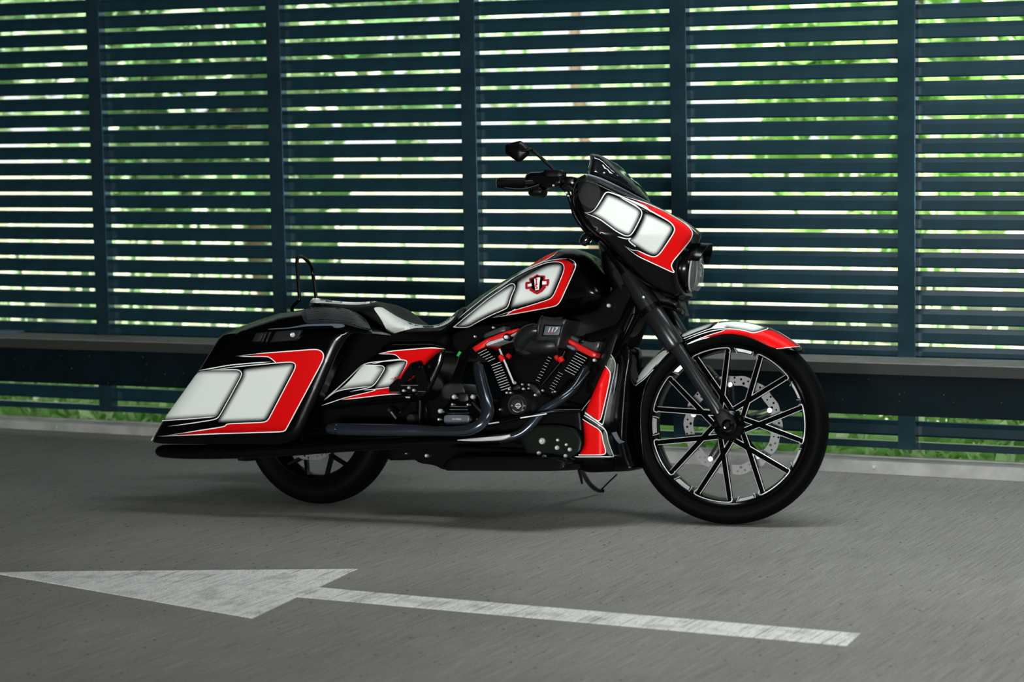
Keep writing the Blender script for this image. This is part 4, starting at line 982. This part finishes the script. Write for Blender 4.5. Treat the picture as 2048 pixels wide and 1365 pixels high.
stripes('pinstripe', [
 (2.2, z1([(785, 625), (830, 629), (868, 610), (910, 545), (948, 478), (975, 470), (1060, 502), (1190, 560), (1300, 620), (1440, 697), (1475, 740), (1472, 777), (1364, 940), (1325, 966), (1275, 954), (1190, 912), (1160, 915), (1095, 880)]), (0, 0)),
 (2.0, z1([(785, 625), (900, 672), (960, 715), (1040, 775), (1115, 810), (1155, 790), (1225, 655), (1228, 618), (1195, 585), (1080, 525)]), (0, 0)),
 (2.0, z1([(1040, 808), (1110, 828), (1145, 822), (1120, 838), (1180, 885)]), (0, 1)),
 (2.0, z1([(1075, 500), (1250, 553), (1400, 618), (1558, 712), (1602, 758), (1613, 790), (1592, 840), (1457, 1002), (1448, 1040), (1482, 1092), (1380, 1044), (1200, 960), (1150, 925), (1095, 880)]), (0, 0)),
 (1.6, z1([(1130, 530), (1260, 582), (1285, 615), (1296, 622)]), (0, 1)),
 (1.3, z1([(1060, 512), (1150, 555), (1200, 580)]), (0, 0)),
 (0.9, z1([(1500, 655), (1600, 742), (1650, 790)]), (0, 0))], 'fair', fair)
tube('wing_rim', [(*z1([(800, 345)])[0], .30), (*z1([(745, 378)])[0], .31), (*z1([(712, 450)])[0], .31), (*z1([(712, 560)])[0], .30), (*z1([(735, 650)])[0], .29), (*z1([(780, 730)])[0], .28), (*z1([(850, 800)])[0], .26)], 2.4, M['satin'], fair, fr=S)
# wind screen
def z8(p): return Z(1120, 300, 8.533, p)
scr_ol = z8([(475, 300), (512, 225), (508, 70), (560, 62), (690, 85), (800, 168), (900, 268), (1050, 398), (1190, 498), (1300, 600), (1420, 738), (1530, 880), (1400, 845), (1200, 745), (1000, 635), (800, 545), (620, 490), (480, 430)])
def scr_t(x, y, d):
    f = np.clip((x - 1175) / 125, 0, 1); return 0.20 * (1 - f ** 1.6) ** 0.7 * (0.6 + 0.4 * dome(10)(d)) + 0.005
scr = shell('wind_screen', scr_ol, scr_t, M['smoke'], fair, fr=S, mode='mirror', g=5, rings=(1, 3, 6), keep=20, reg='scr', label='short smoked wind screen')
bolt(1208.5, 346, .21, 1.8, fair, fr=S)
tube('screen_trim', [(*z8([(480, 428)])[0], .27), (*z8([(700, 500)])[0], .25), (*z8([(1000, 640)])[0], .20), (*z8([(1300, 800)])[0], .12), (*z8([(1520, 905)])[0], .05)], 2.6, M['plate'], fair, fr=S)
# headlight with its visor
HC = S.Q(1384, 537, 0.0); hax = unit(S.eu * 0.985 - S.ew * 0.12)
V, Fc = lathe(HC, hax, [(0.100, -0.09), (0.101, -0.02), (0.100, 0.0), (0.094, 0.008), (0.090, 0.006)], 40); hl = ob('headlight', V, Fc, M['black'], bike, 40, label='round headlight with a fluted glass lens')
V, Fc = lathe(HC, hax, [(0.0915, 0.006), (0.0925, 0.011), (0.090, 0.013)], 40); ob('headlight_ring', V, Fc, M['chrome'], hl, 40)
V, Fc = lathe(HC, hax, [(0.088, 0.002), (0.070, -0.02), (0.04, -0.045), (0.001, -0.055)], 40); ob('reflector', V, Fc, M['reflector'], hl, 60)
V, Fc = lathe(HC, hax, [(0.090, 0.010), (0.083, 0.018), (0.068, 0.027), (0.045, 0.034), (0.02, 0.037), (0.001, 0.038)], 40); ob('lens', V, Fc, M['glass'], hl, 60)
e1 = unit(np.cross(hax, S.et)); V, Fc = [], []
for i in range(9):
    V2, F2 = sweep([HC + hax * (0.010 + 0.024 * math.cos(a)) + S.et * (0.084 * (i - 4) / 4.6) * abs(math.cos(a * .5)) + S.ew * 0.086 * math.sin(a) for a in np.linspace(-1.45, 1.45, 14)], [0.0011] * 14, 4)
    b = len(V); V += V2; Fc += [tuple(b + q for q in f) for f in F2]
ob('lens_flutes', V, Fc, M['steel'], hl, 60)
V, Fc = [], []
for i, a in enumerate(np.linspace(math.radians(15), math.radians(165), 24)):
    for r, h in ((0.098, -0.03), (0.104, 0.02), (0.108, 0.062), (0.104, 0.064), (0.099, 0.02)):
        V.append(HC + hax * (h * (1 if r < 0.1 else 0.55 + 0.45 * math.sin(a)) ) + r * (math.cos(a) * S.et + math.sin(a) * np.cross(S.et, hax) * (1 if np.cross(S.et, hax) @ S.ew > 0 else -1)))
for i in range(23):
    for j in range(5): Fc.append((i * 5 + j, i * 5 + (j + 1) % 5, (i + 1) * 5 + (j + 1) % 5, (i + 1) * 5 + j))
ob('headlight_visor', V, Fc, M['black'], hl, 50)
shell('turn_signal', z1([(752, 830), (775, 790), (805, 778), (835, 790), (842, 815), (820, 860), (790, 880), (765, 875), (750, 855)]), lambda x, y, d: .24 + .02 * dome(7)(d), M['smoke'], fr=S, mode='back', tb=.21, g=4, label='dark tinted turn signal pod')

# ------------------------------------------------------------------ handlebar, controls and mirror
def zh(p): return Z(980, 270, 10.24, p)
hb = tube('handlebar', [(1000, 366.5, .42), (1050, 366.5, .39), (1100, 364, .35), (1135, 362, .30), (1150, 372, .22), (1190, 400, .10), (1210, 410, 0)], [7, 7, 7, 7, 7, 7, 7], M['satin'], fr=S)
gp = tube('grip', [(995.5, 366.3, .44), (998, 366.3, .44), (1020, 366, .42), (1048, 365.5, .39), (1050, 365.5, .39)], [9, 10.4, 10.4, 10, 8], M['rubber'], hb, fr=S, k=1, label='ribbed black rubber grip')
for i in range(11):
    x = 1004 + i * 4; tube('grip_rib', [(x, 366.3, .4365 - i * .0045), (x + 1.8, 366.3, .4365 - i * .0045)], 11.0, M['rubber'], gp, fr=S, k=1)
C = S.Q(995, 366.3, .442); ax = unit(S.Q(995, 366.3, .44) - S.Q(1020, 366, .42)); V, Fc = lathe(C, ax, [(0.001, 0.004), (0.013, 0.004), (0.016, 0.0), (0.016, -0.004)], 20); ob('grip_end_cap', V, Fc, M['greencap'], gp, 40, label='grip end cap with a green reflection painted in')
shell('switch_housing', zh([(700, 960), (715, 860), (750, 800), (820, 765), (1080, 760), (1100, 715), (1480, 715), (1500, 740), (1500, 1010), (1400, 1060), (1250, 1090), (1100, 1100), (900, 1030), (740, 1040)]), lambda x, y, d: .36 + .03 * dome(5)(d), M['black'], hb, fr=S, tb=.32, g=5, label='black switch housing and brake master cylinder')
slab('reservoir_cap', zh([(1090, 720), (1180, 708), (1490, 712), (1490, 860), (1200, 870), (1100, 850)]), .36, .40, M['satin'], hb, fr=S, R=2)
tube('brake_lever', [(1078, 372, .40), (1050, 379, .42), (1020, 378, .44), (1008, 376, .45)], [4, 3, 2.5, 2], M['black'], hb, fr=S)
shell('switch_pod', zh([(720, 1030), (1000, 1010), (1110, 1090), (1120, 1180), (1080, 1250), (1000, 1275), (830, 1262), (775, 1200), (790, 1140)]), lambda x, y, d: .36 + .03 * dome(8)(d), M['satin'], hb, fr=S, tb=.32, g=5)
bolt(*zh([(1300, 1038)])[0], .397, 1.9, hb, fr=S)
slab('bar_clamp', zh([(1500, 850), (1725, 852), (1730, 900), (1690, 1000), (1500, 1030)]), .28, .33, M['satin'], hb, fr=S, R=2)
tube('control_cable', [(1122, 372, .34), (1135, 385, .32), (1142, 405, .31), (1150, 430, .30), (1170, 460, .28), (1195, 482, .2)], 4.2, M['satin'], hb, fr=S)
tube('control_cable', [(1130, 370, .33), (1144, 384, .32), (1143, 404, .32), (1146, 428, .31), (1160, 452, .29)], 2.0, M['rubber'], hb, fr=S)
for x, y, r in ((1133, 386, 2.6), (1137, 392, 1.8), (1145, 366, 2.4)): bolt(x, y, .345, r, hb, fr=S)
mir = shell('mirror', zh([(300, 200), (372, 182), (610, 116), (650, 130), (720, 200), (778, 270), (808, 330), (802, 390), (640, 535), (590, 560), (545, 545), (368, 412), (305, 385)]), lambda x, y, d: .40 + .012 * dome(7)(d) + .012 * np.clip(d / 22, 0, 1), M['satin'], hb, fr=S, tb=.392, g=4, rings=(0.8, 2), keep=10, round_=1, label='faceted black mirror housing')
slab('mirror_glass', zh([(300, 205), (365, 186), (372, 400), (305, 380)]), .385, .395, M['mirror'], mir, fr=S, R=1, round_=0)
tube('mirror_stem', [(*zh([(640, 330)])[0], .425), (*zh([(800, 300)])[0], .42), (*zh([(870, 320)])[0], .41), (*zh([(1070, 490)])[0], .39), (*zh([(1280, 680)])[0], .37), (*zh([(1305, 740)])[0], .37), (*zh([(1310, 880)])[0], .37)], [2, 4, 3.6, 3.4, 3.4, 3.4, 3.2], M['satin'], mir, fr=S)

# ------------------------------------------------------------------ backrest hoop
sb = tube('backrest_hoop', [(590, 632, .06), (584.5, 622, .07), (585.5, 613, .08), (597, 601.5, .08), (599, 595, .08), (597.3, 577, .08), (595.5, 550, .08), (594, 524, .08), (596.5, 515.5, .075), (604, 514, .04), (614, 521.5, -.02), (622.5, 533, -.07), (625.5, 545, -.085), (627.5, 560, -.085), (632.5, 598, -.085)], 3.7, M['black'], k=5, label='thin black bent-tube backrest hoop')

# ------------------------------------------------------------------ side stand (far side, touches the floor)
def zs(p): return Z(1140, 920, 17.07, p)
def Fq(x, y, t): return (*zs([(x, y)])[0], t)
st = tube('side_stand', [Fq(300, 200, -.15), Fq(470, 500, -.28), Fq(640, 780, -.38), Fq(820, 960, -.45), Fq(980, 1050, -.50), Fq(1150, 1060, -.52)], [5.5, 5, 5, 5, 4.2, 3.5], M['black'])
tube('stand_peg', [Fq(1080, 1010, -.50), Fq(1330, 760, -.53), Fq(1600, 505, -.56)], 1.7, M['satin'], st, k=1)
tube('stand_spring', [Fq(300, 280, -.12), Fq(370, 600, -.22), Fq(410, 800, -.28)], [4, 3.2, 2.4], M['satin'], st, k=1)

# ------------------------------------------------------------------ lower leg shield
def z4(p): return Z(1140, 700, 5.25, p)
ls_ol = z4([(430, 48), (475, 128), (472, 200), (422, 420), (385, 600), (352, 790), (395, 860), (402, 965), (430, 1050), (462, 1135), (300, 1150), (60, 1150), (0, 1128), (110, 1060), (148, 990), (142, 850), (128, 730), (160, 650), (260, 400), (370, 165)])
ls = shell('leg_shield', ls_ol, lambda x, y, d: 0.27 + 0.02 * dome(10)(d) - 0.03 * np.clip((x - 1200) / 30, 0, 1), M['black'], tb=0.18, g=5, rings=(1, 3, 6), reg='ls', keep=10, label='red lower leg shield with grey and white borders')
decal('red_panel', z4([(372, 172), (400, 208), (424, 248), (400, 380), (360, 560), (318, 760), (240, 700), (160, 655), (230, 490), (300, 330)]), 'ls', M['red'], ls, fade=[z4([(360, 150), (120, 690)])], fw=8, f0=0.35)
decal('red_panel', z4([(134, 728), (200, 770), (270, 815), (330, 850), (342, 960), (385, 1102), (220, 1106), (90, 1106), (140, 1040), (152, 960), (150, 850)]), 'ls', M['red'], ls, fade=[z4([(60, 1120), (130, 1040), (146, 960), (120, 720)])], fw=8, f0=0.1)
gpan = mat('grey_panel_paint', (0.10, 0.115, 0.10), 0.35, 0, 0.2)
decal('grey_panel', z4([(428, 58), (470, 128), (466, 200), (428, 260), (405, 215), (376, 170)]), 'ls', gpan, ls, fade=None)
decal('grey_panel', z4([(345, 850), (382, 850), (392, 960), (450, 1115), (392, 1104), (350, 960)]), 'ls', gpan, ls, fade=None)
decal('grey_panel', z4([(160, 668), (300, 752), (336, 790), (420, 260), (462, 215), (345, 800), (380, 848), (330, 845), (140, 705)]), 'ls', mat('dark_stripe_paint', (0.03, 0.035, 0.03), 0.35, 0, 0.2), ls, fade=None)
stripes('pinstripe', [
 (1.8, z4([(430, 50), (474, 128), (470, 205), (400, 520), (340, 798), (320, 775), (160, 668)])),
 (1.6, z4([(372, 170), (403, 208), (427, 248), (405, 370), (365, 550), (316, 762), (240, 716), (158, 655)])),
 (1.8, z4([(150, 690), (260, 755), (380, 845), (395, 960), (455, 1120)])),
 (1.6, z4([(132, 728), (210, 778), (330, 850), (345, 960), (388, 1104), (92, 1106)])),
 (1.8, z4([(40, 1124), (200, 1124), (456, 1122)]), (0, 1))], 'ls', ls)
for g_ in ([(1242, 690), (1258, 694), (1262, 712), (1254, 760), (1248, 840), (1246, 880), (1258, 930), (1267, 938), (1230, 945), (1228, 915), (1216, 880), (1208, 850), (1222, 770)],):
    slab('radiator_shroud', g_, 0.05, 0.20, M['black'], R=5)
for i in range(5):
    tube('shroud_rib', [(1224 + i * 2, 866 - i * 0.4, .235), (1232 + i * 2, 880, .235), (1240 + i * 2.2, 888 - i * .9, .235)], 0.8, M['plate'], seg=6, k=3)
tube('shroud_sliver', [(1236, 728, .21), (1233, 750, .21), (1230, 770, .21), (1227, 790, .21)], [0.5, 2.2, 2.2, 0.4], M['plate'], seg=8, k=3)  # bright reflection built as a pale sliver on the shroud

# ------------------------------------------------------------------ engine
eng = slab('crankcase', [(1000, 790), (1040, 778), (1080, 785), (1120, 800), (1160, 810), (1165, 860), (1160, 900), (1120, 905), (1000, 880), (985, 850)], -0.15, 0.19, M['satin'], R=6, label='black crankcase')
def z92(p): return Z(920, 640, 6.83, p)
def z3(p): return Z(860, 620, 4.014, p)
finm = [M['dark'], M['chrome']]
def fin(name, a, b, t, depth, th=2.0, parent=eng, inset=0.0):
    """one cooling fin: dark plate with a bright machined front edge running from a to b (px)"""
    A, Bp = B.Q(*a, t), B.Q(*b, t); k = np.linalg.norm(A - CAM) / F; d = unit(Bp - A); n = unit(np.cross(B.et, d)) * th * k / 2
    n2 = n * 0.42; V = [A - n, Bp - n, Bp + n, A + n]; V += [v - B.et * depth for v in V]
    V += [A - n2 + d * .001, Bp - n2 - d * .001, Bp + n2 - d * .001, A + n2 + d * .001]; V[8:] = [v + B.et * 0.001 for v in V[8:]]
    Fc = [(0, 1, 5, 4), (1, 2, 6, 5), (2, 3, 7, 6), (3, 0, 4, 7), (4, 5, 6, 7), (8, 9, 10, 11), (0, 1, 9, 8), (1, 2, 10, 9), (2, 3, 11, 10), (3, 0, 8, 11)]
    return ob(name, V, Fc, finm, parent, 0, [0, 0, 0, 0, 0, 1, 0, 0, 0, 0])
# rear cylinder
cylr = slab('rear_cylinder', z92([(215, 440), (345, 372), (480, 520), (560, 580), (640, 760), (700, 920), (560, 985), (430, 640), (400, 600)]), -0.08, 0.13, M['dark'], eng, R=3, label='rear cylinder with bright-edged fins')
for a, b in (((215, 438), (345, 372)), ((243, 464), (367, 402)), ((275, 490), (397, 432)), ((310, 515), (422, 465)), ((345, 543), (452, 495)), ((375, 573), (483, 525))):
    p = z92([a, b]); fin('cooling_fin', p[0], p[1], .19, .06, 2.6, cylr)
for i in range(11):
    a = (425 + 13.5 * i, 626 + 34 * i); b = (555 + 14 * i, 578 + 34.2 * i); p = z92([a, b]); fin('cooling_fin', p[0], p[1], .185, .055, 2.9, cylr)
# front cylinder
cylf = slab('front_cylinder', z3([(1160, 330), (1330, 390), (1290, 440), (1160, 520), (1100, 600), (1000, 680), (880, 640), (850, 560), (960, 370), (1100, 360)]), -0.08, 0.12, M['dark'], eng, R=3, label='front cylinder with bright-edged fins')
for i in range(8):
    a = (1172 - 13 * i, 345 + 19.5 * i); b = (1262 - 14 * i, 392 + 19 * i); p = z3([a, b]); fin('cooling_fin', p[0], p[1], .19, .06, 2.4, cylf)
for i in range(9):
    a = (945 - 12 * i, 378 + 23 * i); b = (978 - 12 * i, 392 + 23 * i); p = z3([a, b]); fin('cooling_fin', p[0], p[1], .17, .05, 2.0, cylf)
for i in range(7):
    a = (1030 - 12 * i, 500 + 21 * i); b = (1068 - 12 * i, 520 + 21 * i); p = z3([a, b]); fin('cooling_fin', p[0], p[1], .165, .05, 1.8, cylf)
# rocker covers
rtop = mat('rocker_grey', (0.05, 0.053, 0.056), 0.3, 0.3)
rc = slab('rocker_cover', z92([(163, 385), (350, 268), (600, 168), (790, 118), (825, 130), (700, 188), (612, 225), (588, 243), (385, 300), (350, 335), (342, 370), (208, 437)]), 0.02, 0.205, M['redpart'], eng, R=1.5, round_=0, label='red anodised rocker box band')
slab('rocker_top', z92([(322, 225), (345, 188), (600, 88), (612, 100), (615, 150), (500, 195), (335, 248)]), 0.05, 0.19, rtop, rc, R=2, round_=0)
slab('rocker_rail', z92([(358, 330), (395, 300), (585, 245), (605, 262), (580, 285), (375, 358), (358, 350)]), 0.10, 0.215, M['chrome'], rc, R=2, round_=0)
slab('rocker_rail', z92([(690, 210), (800, 155), (818, 158), (790, 190), (700, 228)]), 0.10, 0.215, M['chrome'], rc, R=1.5, round_=0)
x, y = z92([(640, 238)])[0]; disc('breather_bolt', x, y, .215, [(0.1, .0), (1.6, .0), (1.8, .008), (4.0, .009), (4.3, .002), (6.2, .001), (6.6, -.03)], M['chrome'], rc); disc('breather_ring', x, y, .214, [(4.4, .004), (7.2, .003), (7.6, -.03)], M['satin'], rc)
for q in ((205, 230), (455, 108)): bolt(*z92([q])[0], .17, 2.3, rc)
rcf = slab('rocker_cover', z3([(1100, 238), (1130, 240), (1335, 350), (1325, 385), (1290, 378), (1185, 325), (1165, 300), (1100, 262)]), 0.02, 0.205, M['redpart'], eng, R=1.5, round_=0, label='red anodised rocker box band')
slab('rocker_top', z3([(1108, 230), (1115, 195), (1140, 205), (1210, 240), (1290, 262), (1375, 250), (1355, 285), (1345, 345), (1230, 292)]), 0.05, 0.185, rtop, rcf, R=2)
slab('rocker_rail', z3([(1095, 272), (1160, 300), (1165, 318), (1150, 330), (1095, 300)]), 0.10, 0.215, M['plate'], rcf, R=2)
slab('rocker_cap', z3([(1200, 232), (1250, 232), (1235, 262), (1215, 275), (1185, 262)]), 0.19, 0.20, M['satin'], rcf, R=1)
for q, r in (((1150, 172), 3.5), ((1320, 405), 3.6), ((1090, 198), 3.0)): bolt(*z3([q])[0], .16, r, rcf)
# push rods
for pts, col in (([(540, 400), (600, 550), (735, 870)], [(575, 522)]),):
    p = z92(pts); pr = tube('pushrod_tube', [(q[0], q[1], .20) for q in p], 2.2, M['chrome'], eng, k=1)
tube('collar', [(*z92([(548, 492)])[0], .20), (*z92([(592, 560)])[0], .20)], 5.6, M['redpart'], pr, k=1); tube('collar', [(*z92([(645, 480)])[0], .17), (*z92([(690, 515)])[0], .17)], 5, M['redpart'], pr, k=1)
disc('pushrod_seat', *z92([(738, 862)])[0], .2, [(0.1, .006), (2, .006), (3.2, 0), (3.3, -.01)], M['chrome'], pr)
pr2 = tube('pushrod_tube', [(*z3([(1085, 330)])[0], .20), (*z3([(1040, 430)])[0], .20), (*z3([(900, 600)])[0], .20)], 3.4, M['satin'], eng, k=1)
tube('collar', [(*z3([(1010, 372)])[0], .17), (*z3([(1030, 402)])[0], .17)], 5, M['redpart'], pr2, k=1); tube('collar', [(*z3([(1042, 385)])[0], .205), (*z3([(1062, 418)])[0], .205)], 6.4, M['redpart'], pr2, k=1)
slab('coil_cover', z3([(682, 285), (742, 300), (744, 455), (735, 470), (672, 468), (668, 452)]), 0.02, 0.10, mat('grey_box', (0.045, 0.052, 0.056), 0.6), eng, R=2)
# air cleaner
def z0(p): return Z(1000, 580, 9.75, p)
ac = slab('air_cleaner', z0([(730, 650), (810, 520), (858, 520), (900, 560), (1290, 575), (1300, 600), (1275, 640), (1200, 900), (1150, 1130), (1080, 1130), (1040, 1000), (700, 1000), (690, 900), (720, 800)]), 0.12, 0.30, M['grey'], eng, R=5, label='black air cleaner with a numbered plate')
for i in range(5): tube('rib', [(*z0([(830, 560 + i * 22)])[0], .297 - .003 * (4 - i)), (*z0([(1265 - i * 8, 590 + i * 20)])[0], .297 - .003 * (4 - i))], 0.8, M['grey'], ac, seg=6, k=1)
tube('clamp_band', [(*z0([(835, 525)])[0], .27), (*z0([(790, 600)])[0], .295), (*z0([(755, 700)])[0], .305), (*z0([(745, 850)])[0], .30), (*z0([(745, 950)])[0], .28)], 3.4, M['grey'], ac)
tube('clamp_band', [(*z0([(1275, 590)])[0], .27), (*z0([(1235, 680)])[0], .295), (*z0([(1200, 800)])[0], .30), (*z0([(1160, 1000)])[0], .29), (*z0([(1125, 1120)])[0], .28)], 3.0, M['grey'], ac)
slab('plate_surround', z0([(860, 680), (1190, 695), (1150, 905), (810, 905)]), 0.295, 0.304, M['dark'], ac, R=1, round_=0, bev=0.001)
slab('name_plate', z0([(885, 705), (1182, 715), (1145, 888), (845, 885)]), 0.30, 0.307, M['plate'], ac, R=1, round_=0, bev=0.001)
text_on('plate_numerals', '117', 1103.5, 660.5, 14, .3085, M['stripe'], ac, shear=0.35, rot=0.0)
tube('plate_line', [(1097, 666, .3075), (1108, 666, .3075)], 0.5, M['redpart'], ac, seg=6, k=1)
tube('intake_elbow', [(1078, 662, .27), (1066, 662, .27), (1052, 670, .26), (1044, 684, .24), (1046, 700, .2)], [12, 15, 17, 18, 14], M['fork'], ac)
disc('intake_bowl', 1056, 690, .22, [(0.1, .03), (12, .03), (20, .022), (25, 0), (26, -.06)], M['grey'], ac)
tube('bowl_body', [(1060, 688, .22), (1095, 692, .24), (1115, 690, .23)], [22, 16, 14], M['grey'], ac)
# cam cover with the bar-and-shield mark
def z86(p): return Z(860, 760, 9.75, p)
cc = disc('cam_cover', 1036, 810.5, .23, [(0.1, .018), (11.5, .018), (12.5, .014), (14.5, .013), (15.5, .018), (16.4, .018), (18, .010), (20, .010), (22.5, .002), (24, -.06)], M['grey'], eng, label='round cam cover with a white shield mark')
V, Fc = [], []
C0 = B.Q(1036.2, 812, .2485); k0 = np.linalg.norm(C0 - CAM) / F
def polyline_part(name, polys, C0, k0, mt, parent):
    V, Fc = [], []
    for pg in polys:
        b = len(V); V += [C0 + B.eu * x * k0 + B.ew * (-y) * k0 for x, y in pg]; Fc.append(tuple(range(b, b + len(pg))))
    return ob(name, V, Fc, mt, parent, 0, recalc=False)
polyline_part('shield_mark', [
 [(-6.2, -2), (6.2, -2), (6.2, -1), (-6.2, -1)], [(-6.2, 1), (6.2, 1), (6.2, 2), (-6.2, 2)], [(-6.2, -2), (-5.2, -2), (-5.2, 2), (-6.2, 2)], [(5.2, -2), (6.2, -2), (6.2, 2), (5.2, 2)],
 [(-4, -2), (-4, -4), (-1.5, -4.4), (0, -5.4), (1.5, -4.4), (4, -4), (4, -2), (3, -2), (3, -3.2), (1.2, -3.4), (0, -4.2), (-1.2, -3.4), (-3, -3.2), (-3, -2)],
 [(-4, 2), (-3, 4), (0, 5.8), (3, 4), (4, 2), (2.9, 2), (2.2, 3.3), (0, 4.6), (-2.2, 3.3), (-2.9, 2)]], C0, k0, M['stripe'], cc)
for q in ((1605, 505), (1845, 508)): bolt(*z86([q])[0], .243, 1.7, cc)
a_ = []
for i in range(11):
    an = math.radians(215 + i * 11); a_.append((1036 + 13.2 * math.cos(an), 811.5 - 13.2 * math.sin(an), .246))
tube('cover_ring', a_, 0.7, M['chrome'], cc, seg=6, k=2)
for q, r in (((1545, 185), 2.3), ((1500, 255), 2.3), ((1575, 255), 2), ((1800, 90), 2.2), ((1825, 180), 2.6), ((1630, 45), 2.8), ((1930, 95), 2.0), ((1925, 170), 2.0), ((1370, 580), 2.4)): bolt(*z86([q])[0], .20, r, eng)
slab('lifter_block', z86([(1600, 150), (1740, 85), (1770, 150), (1760, 180), (1640, 220)]), .1, .20, M['grey'], eng, R=2)
slab('lifter_block', z3([(770, 595), (820, 590), (880, 640), (890, 690), (840, 680)]), .1, .20, M['grey'], eng, R=2)
for q, r in (((845, 685), 2.6), ((905, 648), 2.2), ((795, 605), 2), ((1005, 658), 2), ((1115, 612), 2.2), ((985, 662), 1.6)): bolt(*z3([q])[0], .20, r, eng)
tube('oil_line', [(*z3([(1100, 680)])[0], .24), (*z3([(1185, 605)])[0], .24), (*z3([(1280, 488)])[0], .22)], [3, 3.8, 3.2], M['fork'], eng, k=1)
tube('oil_filter', [(*z3([(1060, 700)])[0], .22), (*z3([(1150, 600)])[0], .20)], 14, M['satin'], eng, k=1)
tube('lever_bar', [(*Z(1030, 800, 8.53, [(90, 312)])[0], .36), (*Z(1030, 800, 8.53, [(540, 240)])[0], .34)], 1.4, M['chrome'], eng, k=1)
tube('lever_bar', [(975, 848.5, .37), (998, 845, .37)], 1.3, M['chrome'], eng, k=1)
tube('brake_pedal_arm', [(960, 853, .35), (1040, 836, .35), (1100, 824, .33), (1160, 822, .28)], 4.2, M['black'], eng)
# front lower bracket with bolts
def z5(p): return Z(1030, 800, 8.53, p)
fb = slab('pedal_bracket', [(1036, 868), (1070, 852), (1110, 850), (1150, 858), (1166, 880), (1160, 910), (1140, 930), (1100, 938), (1062, 930)], 0.16, 0.26, mat('oiled_black', (0.003, 0.006, 0.004), 0.4, 0, 0, 0.15), R=6, label='black pedal bracket dotted with bolts')
for x, y, r in ((463, 707, 6.8), (730, 690, 3.2), (718, 820, 4.7), (877, 768, 3), (935, 850, 4.3), (862, 960, 4.0), (408, 913, 4.4), (500, 977, 4.5)): bolt(*z5([(x, y)])[0], .262, r, fb)
# transmission end cover
tr = slab('transmission_cover', z86([(140, 880), (150, 700), (270, 560), (390, 430), (410, 290), (530, 285), (800, 290), (900, 290), (870, 400), (1010, 600), (1030, 700), (980, 860), (700, 890), (300, 890)]), 0.05, 0.22, M['black'], R=4, label='black transmission end cover with a name plate')
slab('cover_rib', z86([(395, 515), (720, 520), (715, 535), (395, 532)]), .21, .226, M['plate'], tr, R=0.6, round_=0, bev=.001)
slab('cover_rib', z86([(385, 575), (725, 575), (722, 588), (385, 588)]), .21, .226, M['plate'], tr, R=0.6, round_=0, bev=.001)
slab('cover_step', z86([(330, 640), (760, 640), (750, 665), (330, 668)]), .21, .224, M['grey'], tr, R=0.8, round_=0, bev=.001)
slab('cable_boss', z86([(548, 300), (590, 275), (720, 278), (750, 295), (748, 430), (545, 432)]), .15, .235, M['grey'], tr, R=2)
slab('name_plate', z86([(268, 770), (280, 710), (320, 685), (720, 685), (760, 715), (768, 770), (750, 840), (710, 868), (320, 868), (280, 840)]), .21, .236, M['plate'], tr, R=2, bev=.002, round_=2)
text_on('plate_lettering', 'SIX SPEED', 913.5, 839, 4.4, .2375, M['stripe'], tr, rot=0.0)
for x, y, r in ((470, 335, 4.8), (835, 335, 4.8), (200, 612, 4.8), (440, 482, 2.4), (742, 487, 2.4), (175, 775, 2.8), (935, 782, 2.8)): bolt(*z86([(x, y)])[0], .228, r, tr)
tube('cover_arm', [(*z86([(830, 440)])[0], .225), (*z86([(900, 530)])[0], .225), (*z86([(1010, 640)])[0], .225)], [2.4, 2.8, 3], M['grey'], tr)
slab('starter', [(880, 775), (895, 766), (925, 768), (932, 785), (930, 800), (885, 800)], 0.0, 0.16, M['grey'], eng, R=4)
slab('green_tag', z3([(232, 332), (252, 340), (228, 378), (212, 368)]), .2, .205, M['greentag'], R=0.8, round_=0, bev=.001)
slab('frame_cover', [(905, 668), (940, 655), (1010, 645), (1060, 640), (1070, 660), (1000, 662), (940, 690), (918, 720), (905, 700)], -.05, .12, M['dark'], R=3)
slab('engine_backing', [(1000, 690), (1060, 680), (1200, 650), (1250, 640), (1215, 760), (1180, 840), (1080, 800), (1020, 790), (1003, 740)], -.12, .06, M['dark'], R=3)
slab('horn', [(1190, 690), (1215, 668), (1240, 660), (1222, 715), (1200, 780), (1175, 800), (1168, 770)], 0, .15, M['satin'], R=3)
for q, r in (((585, 560), 0), ):
    pass
